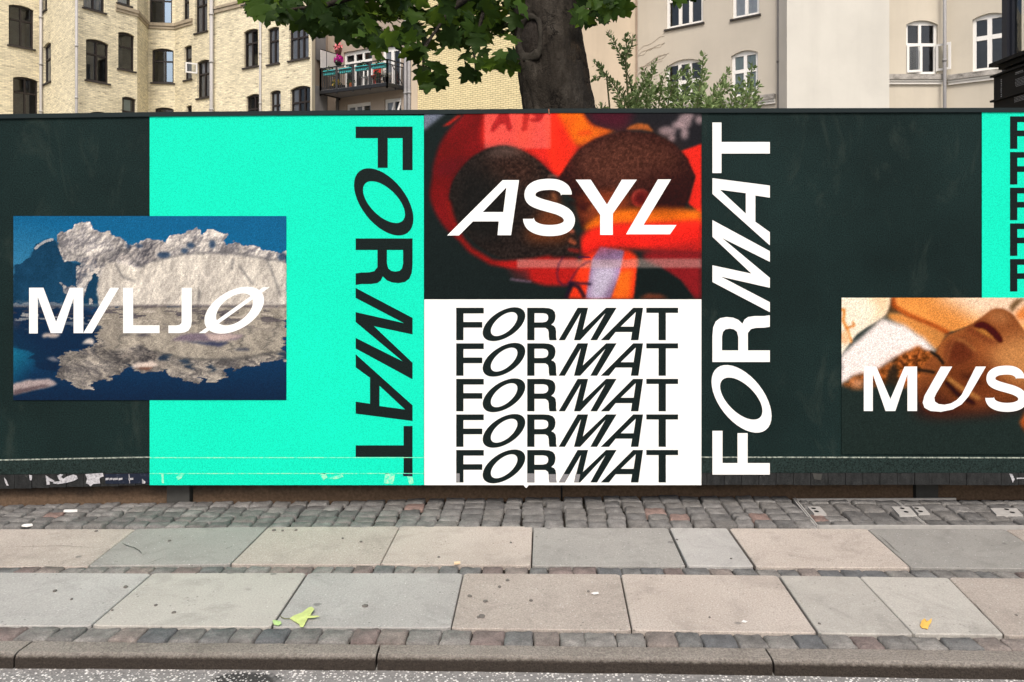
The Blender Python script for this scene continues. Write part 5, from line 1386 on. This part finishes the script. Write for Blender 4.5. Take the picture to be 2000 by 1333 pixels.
m = MB(); m.fbox(fs_.a, fs_.t, fs_.n, UP, -.02, 3.5, -.3, .08, zD - .05, zD + .015); m.fbox(fs_.a, fs_.t, fs_.n, UP, .14, 3.5, -.3, .0, zD - .13, zD - .053); m.build('canopy', bk_, sg)
m = MB(); m.fbox(fs_.a, fs_.t, fs_.n, UP, .22, .62, -.28, -.08, zA + .012, zD - .135); m.build('stem', bk_, sg)
lt = plain('pale sign print', (.33, .33, .33, 1), .6)
m = MB()
for k in range(11):                                    # upright name, too small to read
    z_ = zA - .10 - k * .033
    m.fbox(fs_.a, fs_.t, fs_.n, UP, .21 + rnd.uniform(0, .008), .235 + rnd.uniform(0, .008), .001, .003, z_ - rnd.uniform(.012, .022), z_)
m.build('lettering', lt, sg)
m = MB()
for r_, z_ in enumerate((.07, .10, .19, .215, .24, .265, .29, .315)):
    u_ = .62 + rnd.uniform(0, .03)
    while u_ < .62 + (.22 if r_ < 2 else .34):
        l_ = rnd.uniform(.012, .04); m.fbox(fs_.a, fs_.t, fs_.n, UP, u_, u_ + l_, .001, .003, zA - z_ - (.018 if r_ == 0 else .008), zA - z_); u_ += l_ + rnd.uniform(.006, .014)
for r_, z_ in enumerate((.05, .075, .1, .125)):
    u_ = .6
    while u_ < .9:
        l_ = rnd.uniform(.012, .04); m.fbox(fs_.a, fs_.t, fs_.n, UP, u_, u_ + l_, .001, .003, zC - z_ - .01, zC - z_); u_ += l_ + rnd.uniform(.006, .014)
m.build('lettering', lt, sg)

# ================================================================== MAPLE TREE
TD = 6.6
tree = thing('maple_tree', (0.45, TD, -.3), 'old maple tree behind the hoarding with scarred trunk and dark leaves', 'tree')
def tr_c(z):     # centre and radius of the trunk at a height, from its outline
    zz = [-.3, 0.6, 1.6, W(0, 214, TD).z, W(0, 130, TD).z, W(0, 60, TD).z, W(0, 0, TD).z, 4.6, 5.4]
    lft = [.02, .06, .085, (1022 - 1000) * TD / F, (1013 - 1000) * TD / F, (1011 - 1000) * TD / F, (1006 - 1000) * TD / F, -.02, -.02]
    rgt = [.92, .84, .78, (1166 - 1000) * TD / F, (1151 - 1000) * TD / F, (1140 - 1000) * TD / F, (1129 - 1000) * TD / F, .52, .46]
    l_, r_ = float(np.interp(z, zz, lft)), float(np.interp(z, zz, rgt))
    return (l_ + r_) / 2, (r_ - l_) / 2
NTH, NZ = 128, 190
vs, fs = [], []
sc_x, sc_z = (1036.5 - 1000) * TD / F, W(0, 76, TD).z
for i in range(NZ + 1):
    z = -.3 + 5.7 * i / NZ
    cx, r0 = tr_c(z)
    for k in range(NTH):
        th_ = 2 * math.pi * k / NTH
        dx, dy = math.cos(th_), math.sin(th_)
        p = Vector((dx * 2.2, dy * 2.2, z * 1.3))
        rr = r0 * (1 + .035 * mnoise.noise(p) + .02 * math.sin(5 * th_ + z)) + .012 * mnoise.noise(p * 5) + .008 * mnoise.noise(p * 13)
        rg = mnoise.noise(Vector((th_ * 4.0 if th_ < 6 else 0, math.sin(th_) * 4, z * 1.2)))
        rr += .010 * max(0, rg)
        X_ = cx + dx * rr
        if dy < 0:                                     # old branch scar: raised lip round a hollow
            e = math.hypot((X_ - sc_x + .012) / .105, (z - sc_z) / .20)
            rr += .02 * math.exp(-((e - 1.05) / .35) ** 2) - .05 * (1 / (1 + math.exp((e - .85) * 16)))
            ed = math.hypot((X_ - sc_x - .06) / .05, (z - sc_z + .2) / .10)
            rr -= .04 * math.exp(-ed * ed)
        vs.append(Vector((cx + dx * rr, TD + .15 + dy * rr, z)))
for i in range(NZ):
    for k in range(NTH):
        fs.append((i * NTH + k, i * NTH + (k + 1) % NTH, (i + 1) * NTH + (k + 1) % NTH, (i + 1) * NTH + k))
link_mesh('trunk', vs, fs, M['bark'], tree, smooth=True)
def skin_y(x, z):        # front face of the trunk
    cx, r0 = tr_c(z); q = max(-.98, min(.98, (x - cx) / r0)); return TD + .15 - r0 * math.sqrt(1 - q * q)
n = N('callus bark', 0.85, 0.15)
n.color(n.mix(n.ramp(n.noise(9, 6, 0.7), [(0.3, 0), (0.7, 1)]), (0.022, 0.019, 0.016, 1), (0.064, 0.058, 0.048, 1))); n.bump(n.noise(40, 5, 0.7), 0.6, 0.02); M['callus'] = n.m
n = N('dead wood', 0.95, 0.1)
n.color(n.mix(n.ramp(n.noise(14, 6, 0.75, src=n.mapped(n.pos, (2, 1, 0.6))), [(0.3, 0), (0.7, 1)]), (0.018, 0.014, 0.012, 1), (0.06, 0.052, 0.046, 1))); n.bump(n.noise(30, 6, 0.75), 0.9, 0.03); M['deadwood'] = n.m
vs, fs = [], []
KA, KB_ = 56, 12
for i in range(KA):
    an = 2 * math.pi * i / KA
    lr = .034 * (1 + .22 * mnoise.noise(Vector((math.cos(an) * 2, math.sin(an) * 2, 3.3)))) * (1.25 if -2.2 < (an if an < math.pi else an - 2 * math.pi) < -1.0 else 1)
    ex, ez = sc_x + .095 * math.cos(an), sc_z + .185 * math.sin(an) + .01 * math.sin(3 * an)
    ctr = Vector((ex, skin_y(ex, ez) + .006, ez)); rad_ = Vector((math.cos(an), 0, math.sin(an) * 1.3)).normalized()
    for k in range(KB_):
        b_ = 2 * math.pi * k / KB_
        vs.append(ctr + rad_ * (lr * math.cos(b_)) + Vector((0, -1, 0)) * (lr * .6 * math.sin(b_)) + Vector((0, 0, 1)) * .004 * mnoise.noise(Vector((an * 6, b_, 0))))
for i in range(KA):
    for k in range(KB_):
        fs.append((i * KB_ + k, ((i + 1) % KA) * KB_ + k, ((i + 1) % KA) * KB_ + (k + 1) % KB_, i * KB_ + (k + 1) % KB_))
link_mesh('scar_lip', vs, fs, M['callus'], tree, smooth=True)
vs, fs = [], []
for r_ in range(7):
    for i in range(28):
        an = 2 * math.pi * i / 28; f_ = r_ / 6 * .98
        ex, ez = sc_x + .09 * f_ * math.cos(an), sc_z + .18 * f_ * math.sin(an)
        vs.append(Vector((ex, skin_y(ex, ez) + .004 + .03 * f_ ** 3 + .008 * mnoise.noise(Vector((ex * 30, ez * 30, 1))), ez)))
for r_ in range(6):
    for i in range(28):
        fs.append((r_ * 28 + i, (r_ + 1) * 28 + i, (r_ + 1) * 28 + (i + 1) % 28, r_ * 28 + (i + 1) % 28))
link_mesh('scar_wood', vs, fs, M['deadwood'], tree, smooth=True)
def limb(pts, r0, r1):
    m_ = MB(); k = len(pts); m_.tube(pts, [r0 + (r1 - r0) * i / (k - 1) for i in range(k)], 10); return m_.build('limb', M['bark'], tree, True)
top = Vector((.23, TD + .15, 5.2))
limb([top, top + Vector((-.7, -.2, .7)), top + Vector((-1.7, -.5, 1.1)), top + Vector((-2.8, -.8, 1.2))], .2, .05)
limb([top, top + Vector((.6, .3, .9)), top + Vector((1.4, .9, 1.7)), top + Vector((2.4, 1.4, 2.3))], .2, .05)
limb([top, top + Vector((-.1, .6, 1.2)), top + Vector((-.5, 1.4, 2.2)), top + Vector((-.8, 2.2, 3.0))], .22, .06)
limb([top + Vector((-.1, 0, -1.0)), W(960, -40, 6.4), W(880, 20, 6.2), W(830, 90, 6.1), W(825, 150, 6.1)], .05, .008)
limb([top + Vector((-.1, 0, -.7)), W(900, -90, 6.2), W(760, -30, 6.0), W(640, 10, 5.9), W(560, 20, 5.8)], .06, .008)
limb([top + Vector((.15, 0, -.8)), W(1160, -50, 6.2), W(1200, -20, 6.0), W(1215, 15, 5.9)], .04, .008)
limb([W(960, -40, 6.4), W(940, 40, 6.2), W(925, 100, 6.1), W(930, 140, 6.1)], .02, .006)

def leaf_shape(var, tone=None):
    rr = random.Random(var)
    half = [(0.13, -.05), (.26, -.02), (.44, -.02), (.40, .09), (.33, .15), (.28, .23), (.40, .29), (.50, .36), (.57, .55), (.45, .55), (.35, .60), (.20, .60), (.22, .74), (.14, .82), (.08, .90)]
    half = [(x * rr.uniform(.92, 1.08), y + rr.uniform(-.02, .02)) for x, y in half]
    fold, curl = rr.uniform(-.22, .25), rr.uniform(-.35, .2)
    zf = lambda x, y: abs(x) * fold + curl * (y - .3) ** 2 - .12 * abs(x) ** 2 + .03 * math.sin(9 * x + var)
    mid = [(0, y) for y in (0, .18, .4, .62, .82, 1.0)]
    vs_ = [Vector((x, y, zf(x, y))) for x, y in mid]
    fs_l = []
    for s_ in (1, -1):
        b = len(vs_); vs_ += [Vector((s_ * x, y, zf(x, y))) for x, y in half]
        ring = [b + i for i in range(len(half))]
        hook = [0, 0, 0, 1, 1, 1, 1, 2, 2, 2, 3, 3, 3, 4, 4]
        for i in range(len(half) - 1):
            a, c = ring[i], ring[i + 1]
            f = (hook[i], a, c); fs_l.append(f if s_ > 0 else f[::-1])
            if hook[i] != hook[i + 1]:
                f = (hook[i], c, hook[i + 1]); fs_l.append(f if s_ > 0 else f[::-1])
        f = (4, ring[-1], 5); fs_l.append(f if s_ > 0 else f[::-1])
    return vs_, fs_l
LV = []
for k in range(6):
    v_, f_ = leaf_shape(k)
    me = bpy.data.meshes.new('leaf'); me.from_pydata([tuple(p) for p in v_], [], f_); me.materials.append(M['leaf']); me.polygons.foreach_set('use_smooth', [True] * len(f_)); LV.append(me)
LOW = [(470, -30), (480, 6), (510, 30), (560, 52), (590, 66), (620, 66), (650, 62), (680, 74), (705, 92), (726, 108), (745, 88), (775, 92), (800, 84), (808, 120), (822, 170), (848, 174), (866, 150), (872, 96), (895, 90), (908, 120), (925, 158), (950, 145), (975, 128), (1000, 140), (1015, 160)]
LOWR = [(1128, 52), (1150, 62), (1165, 44), (1185, 42), (1195, 28), (1222, 26), (1236, -5)]
lowy = lambda x, T: float(np.interp(x, [p[0] for p in T], [p[1] for p in T]))
rl = random.Random(21)
def put_leaf(px, py, d_, sz, tilt=.9, spin=None):
    o = bpy.data.objects.new('leaf', rl.choice(LV)); COL.objects.link(o)
    az = rl.uniform(-.9, .9); down = math.pi + rl.uniform(-1.1, 1.1) if spin is None else spin
    rot = Matrix.Rotation(az, 4, 'Z') @ Matrix.Rotation(math.pi / 2 + rl.uniform(-tilt, tilt), 4, 'X') @ Matrix.Rotation(down, 4, 'Z')
    p = W(px, py, d_)
    o.matrix_basis = Matrix.Translation(p) @ rot @ Matrix.Diagonal((sz, sz, sz, 1))
    o.parent = tree; o.matrix_parent_inverse = Matrix.Translation(-Vector(tree.location))
    return o
nleaf = 0
# leaves on the visible edge of the crown, along its lower outline
x = 486
while x < 1012:
    yb_ = lowy(x, LOW)
    for _ in range(2):
        put_leaf(x + rl.uniform(-9, 9), yb_ - rl.uniform(8, 34), rl.uniform(5.5, 6.6), rl.uniform(.105, .165)); nleaf += 1
    x += rl.uniform(11, 17)
while nleaf < 262:
    x = rl.uniform(490, 1012); yb_ = lowy(x, LOW)
    y = rl.uniform(-25, max(yb_ - 22, -5))
    if y > 96 and rl.random() < .25: continue
    put_leaf(x, y, rl.uniform(5.4, 7.6), rl.uniform(.11, .175)); nleaf += 1
for k in range(30):
    x = rl.uniform(1132, 1226); put_leaf(x, rl.uniform(-25, max(lowy(x, LOWR) - 10, -8)), rl.uniform(5.8, 6.6), rl.uniform(.11, .17))
for x, y in ((1312, -18), (1326, -14), (1340, -18), (1352, -22)): put_leaf(x, y, 5.6, .13)
put_leaf(500, 2, 5.5, .17, .2, math.pi + .3)
# the rest of the crown, above the picture
def leaf_cloud(count, seed, test, size=(.14, .21)):
    rr = random.Random(seed); V_, F_, T_ = [], [], []
    shp = [leaf_shape(k) for k in range(4)]
    n_ = 0
    while n_ < count:
        p = test(rr)
        if p is None: continue
        v_, f_ = shp[rr.randrange(4)]
        q_ = Matrix.Rotation(rr.uniform(0, 6.28), 4, 'Z') @ Matrix.Rotation(rr.gauss(0, .6), 4, 'X') @ Matrix.Rotation(rr.gauss(0, .5), 4, 'Y') @ Matrix.Scale(rr.uniform(*size), 4)
        b = len(V_); V_ += [p + (q_ @ a) for a in v_]; F_ += [tuple(i + b for i in f) for f in f_]; T_ += [rr.random()] * len(v_); n_ += 1
    return V_, F_, T_
def crown_pt(rr):
    p = Vector((rr.gauss(0, 1), rr.gauss(0, 1), rr.gauss(0, 1))).normalized() * rr.random() ** .4
    p = Vector((-.3 + p.x * 4.0, 8.0 + p.y * 3.3, 7.0 + p.z * 2.9))
    if p.z < CH + .35 * p.y + .12 or p.y < 4.9: return None
    if mnoise.noise(p * .7) < -.12: return None
    return p
V_, F_, T_ = leaf_cloud(5200, 4, crown_pt)
def hang_pt(rr):       # dense inner leaves behind the ones along the edge
    x = rr.uniform(505, 1030) if rr.random() < .85 else rr.uniform(1120, 1205)
    yl = lowy(x, LOW if x < 1050 else LOWR) * .62 - 14
    y = -40 + (yl + 40) * rr.random()
    if yl < -38: return None
    return W(x, y, rr.uniform(6.7, 8.4))
V2, F2, T2 = leaf_cloud(640, 8, hang_pt, (.11, .17))
b = len(V_); V_ += V2; F_ += [tuple(i + b for i in f) for f in F2]; T_ += T2
cr = link_mesh('crown', V_, F_, M['leaf'], tree, smooth=True); cr['kind'] = 'stuff'
at = cr.data.attributes.new('tone', 'FLOAT', 'POINT'); at.data.foreach_set('value', T_)

# ================================================================== SHRUB BEHIND THE HOARDING
shrub = thing('shrub', (1.6, 8.0, -.3), 'loose pale green shrub with small leaves beside the maple trunk', 'shrub')
SD = 8.0
shoots = [
    [(1232, 230), (1236, 190), (1228, 150), (1214, 112), (1198, 80), (1188, 62)], [(1222, 120), (1225, 95), (1220, 68)], [(1222, 112), (1235, 86), (1236, 74)],
    [(1218, 230), (1214, 200), (1205, 175), (1188, 152), (1172, 132), (1160, 124)], [(1185, 150), (1172, 150), (1160, 152)],
    [(1240, 215), (1246, 190), (1255, 165), (1262, 150), (1258, 138)], [(1262, 215), (1268, 170), (1276, 140), (1278, 122)], [(1255, 215), (1280, 180), (1298, 150), (1302, 136)],
    [(1300, 225), (1308, 190), (1318, 160), (1332, 140), (1345, 134)], [(1330, 225), (1336, 190), (1340, 165), (1350, 145), (1352, 136)], [(1360, 225), (1365, 180), (1372, 140), (1374, 106)], [(1350, 225), (1362, 190), (1372, 160), (1380, 140)],
    [(1385, 225), (1392, 190), (1405, 165), (1420, 145), (1425, 139)], [(1375, 225), (1390, 200), (1412, 178), (1425, 165)], [(1420, 225), (1430, 200), (1445, 175), (1448, 160)], [(1440, 225), (1455, 190), (1465, 150), (1470, 128)], [(1455, 225), (1462, 195), (1472, 175), (1478, 166)], [(1466, 225), (1476, 205), (1482, 196)],
    [(1170, 230), (1176, 214), (1182, 207)], [(1280, 230), (1288, 205), (1290, 180), (1295, 165)], [(1320, 230), (1322, 200), (1312, 175), (1310, 150)], [(1395, 230), (1380, 200), (1368, 178)], [(1225, 230), (1224, 205), (1222, 190)], [(1252, 230), (1240, 205), (1232, 185)], [(1345, 230), (1330, 205), (1322, 188)], [(1410, 230), (1412, 205), (1402, 190)]]
rs = random.Random(33)
V_, F_, T_ = [], [], []
st = MB()
for sh in shoots:
    d0 = SD + rs.uniform(-.45, .45)
    pts = [W(x_, y_, d0 + .02 * i) for i, (x_, y_) in enumerate(sh)]
    st.tube([Vector((1.6 + (pts[0].x - 1.6) * .5, SD, .2))] + pts, [.012] + [.009 - .0065 * i / len(pts) for i in range(len(pts))], 5)
    tot = 0
    for a_, b_ in zip(pts[:-1], pts[1:]):
        L_ = (b_ - a_).length; k = max(2, int(L_ / .0065)); t_ = (b_ - a_).normalized()
        for j in range(k):
            p = a_.lerp(b_, (j + rs.random()) / k)
            low_ = p.z < W(0, 165, SD).z
            for _ in range(2 if low_ else 1):
                out = Vector((rs.gauss(0, 1), rs.gauss(0, 1), rs.gauss(0, .6) + .1)); out = (out - t_ * out.dot(t_)).normalized()
                di = (out * rs.uniform(.6, 1) + t_ * rs.uniform(.2, .9)).normalized()
                nr = di.cross(Vector((rs.gauss(0, 1), rs.gauss(0, 1), rs.gauss(0, 1)))).normalized(); w_ = di.cross(nr)
                ln = rs.uniform(.038, .068); wd_ = ln * .24
                base = p + out * rs.uniform(0, .05 if low_ else .015)
                b = len(V_)
                V_ += [base, base + di * ln * .35 + w_ * wd_, base + di * ln * .75 + w_ * wd_ * .8, base + di * ln, base + di * ln * .75 - w_ * wd_ * .8, base + di * ln * .35 - w_ * wd_, base + di * ln * .5 - nr * .004]
                F_ += [tuple(b + i for i in f) for f in ((0, 1, 6), (1, 2, 6), (2, 3, 6), (3, 4, 6), (4, 5, 6), (5, 0, 6))]
                T_ += [rs.random()] * 7
st.build('stem', M['twig'], shrub)
fo = link_mesh('foliage', V_, F_, M['shrub'], shrub); fo['kind'] = 'stuff'
at = fo.data.attributes.new('tone', 'FLOAT', 'POINT'); at.data.foreach_set('value', T_)

# ================================================================== LITTER ON THE PAVEMENT
def fallen(name, label, pts, h, mat, stem=None, lift=.004):
    """thin curled leaf from outline pixels, standing off the slab by h at each point"""
    vs_ = [G(x_, y_) + UP * (lift + hh) for (x_, y_), hh in zip(pts, h)]
    c_ = sum(vs_, Vector()) / len(vs_) + UP * .004
    th_ = thing(name, Vector((c_.x, c_.y, 0)), label, 'leaf', 'leaves fallen on the pavement')
    k = len(vs_)
    dn_ = [v_ - UP * .0012 for v_ in vs_] + [c_ - UP * .0012]
    vv = vs_ + [c_] + dn_
    ff = [(i, (i + 1) % k, k) for i in range(k)] + [(k + 1 + (i + 1) % k, k + 1 + i, 2 * k + 1) for i in range(k)] + [(i, k + 1 + i, k + 1 + (i + 1) % k, (i + 1) % k) for i in range(k)]
    link_mesh('blade', vv, ff, mat, th_)
    if stem:
        m_ = MB(); m_.tube([G(x_, y_) + UP * .006 for x_, y_ in stem], .002, 5); m_.build('stalk', M['twig'], th_)
    return th_
lg = plain('fresh fallen leaf', (.46, .54, .20, 1), .7, .2, .35, 45)
fallen('fallen_leaf', 'green maple leaf with a stalk lying on the grey slab', [(566, 1211), (574, 1206), (590, 1201), (602, 1193), (609, 1191), (614, 1196), (608, 1204), (606, 1207), (618, 1208), (625, 1209), (614, 1211), (601, 1212), (599, 1216), (596, 1222), (592, 1228), (586, 1227), (584, 1222), (574, 1216)], [.003, .004, .006, .009, .009, .010, .009, .005, .008, .008, .006, .006, .005, .005, .002, .002, .003, .002], lg, [(566, 1211), (556, 1211.5), (550, 1209), (548, 1206)])
fallen('fallen_leaf', 'torn scrap of pale green leaf beside the maple leaf', [(532, 1215), (538, 1216), (548, 1218), (550, 1222), (544, 1225), (535, 1223)], [.004, .006, .006, .005, .003, .002], plain('pale scrap leaf', (.34, .50, .2, 1), .6))
fallen('fallen_leaf', 'curled yellow leaf lying on the warm grey slab', [(1797, 1225), (1800, 1219), (1806, 1216), (1810, 1218), (1814, 1219), (1820, 1217), (1819, 1223), (1814, 1228), (1812, 1232), (1806, 1230), (1800, 1229)], [.002, .01, .014, .006, .01, .016, .012, .008, .002, .002, .001], plain('yellow leaf', (.66, .40, .09, 1), .6, .3, .2, 40))
def scrap(name, label, cat, pts, mat, h=.006, zz=0.0):
    m_ = MB(); q_ = [G(x_, y_) + UP * zz for x_, y_ in pts]; k = len(q_)
    m_.add([v_ + UP * .001 for v_ in q_] + [v_ + UP * h for v_ in q_], [tuple(range(k, 2 * k))] + [(i, (i + 1) % k, k + (i + 1) % k, k + i) for i in range(k)])
    return tag(m_.build(name, mat), label, cat)
pw = plain('white paper scrap', (.75, .74, .72, 1), .8)
scrap('paper_scrap', 'white paper strip on the cobbles under the hoarding', 'litter', [(124, 1006.5), (138, 1007), (151, 1006), (151, 1004), (126, 1004.2)], pw, .010, .016)
scrap('paper_scrap', 'flattened whitish litter at the edge of the pink slab below the paper strip', 'litter', [(42, 1032), (52, 1033), (64, 1031), (62, 1029), (48, 1029.5)], pw, .009, .008)
scrap('cigarette_butt', 'cigarette butt at the middle row of cobbles', 'litter', [(887, 1105), (899, 1104), (899, 1101.5), (887, 1102)], plain('cork paper', (.72, .55, .36, 1), .8), .009, .003)
scrap('paper_scrap', 'tiny white crumb on the broad pink slab in the front row', 'litter', [(1154, 1161), (1160, 1163.5), (1170, 1162), (1168, 1159), (1160, 1159.5)], pw, .003, .003)
scrap('paper_scrap', 'tiny white crumb near the tilted joint of the pink slab', 'litter', [(1448, 1217), (1456, 1219), (1460, 1216.5), (1452, 1214)], pw, .003, .003)
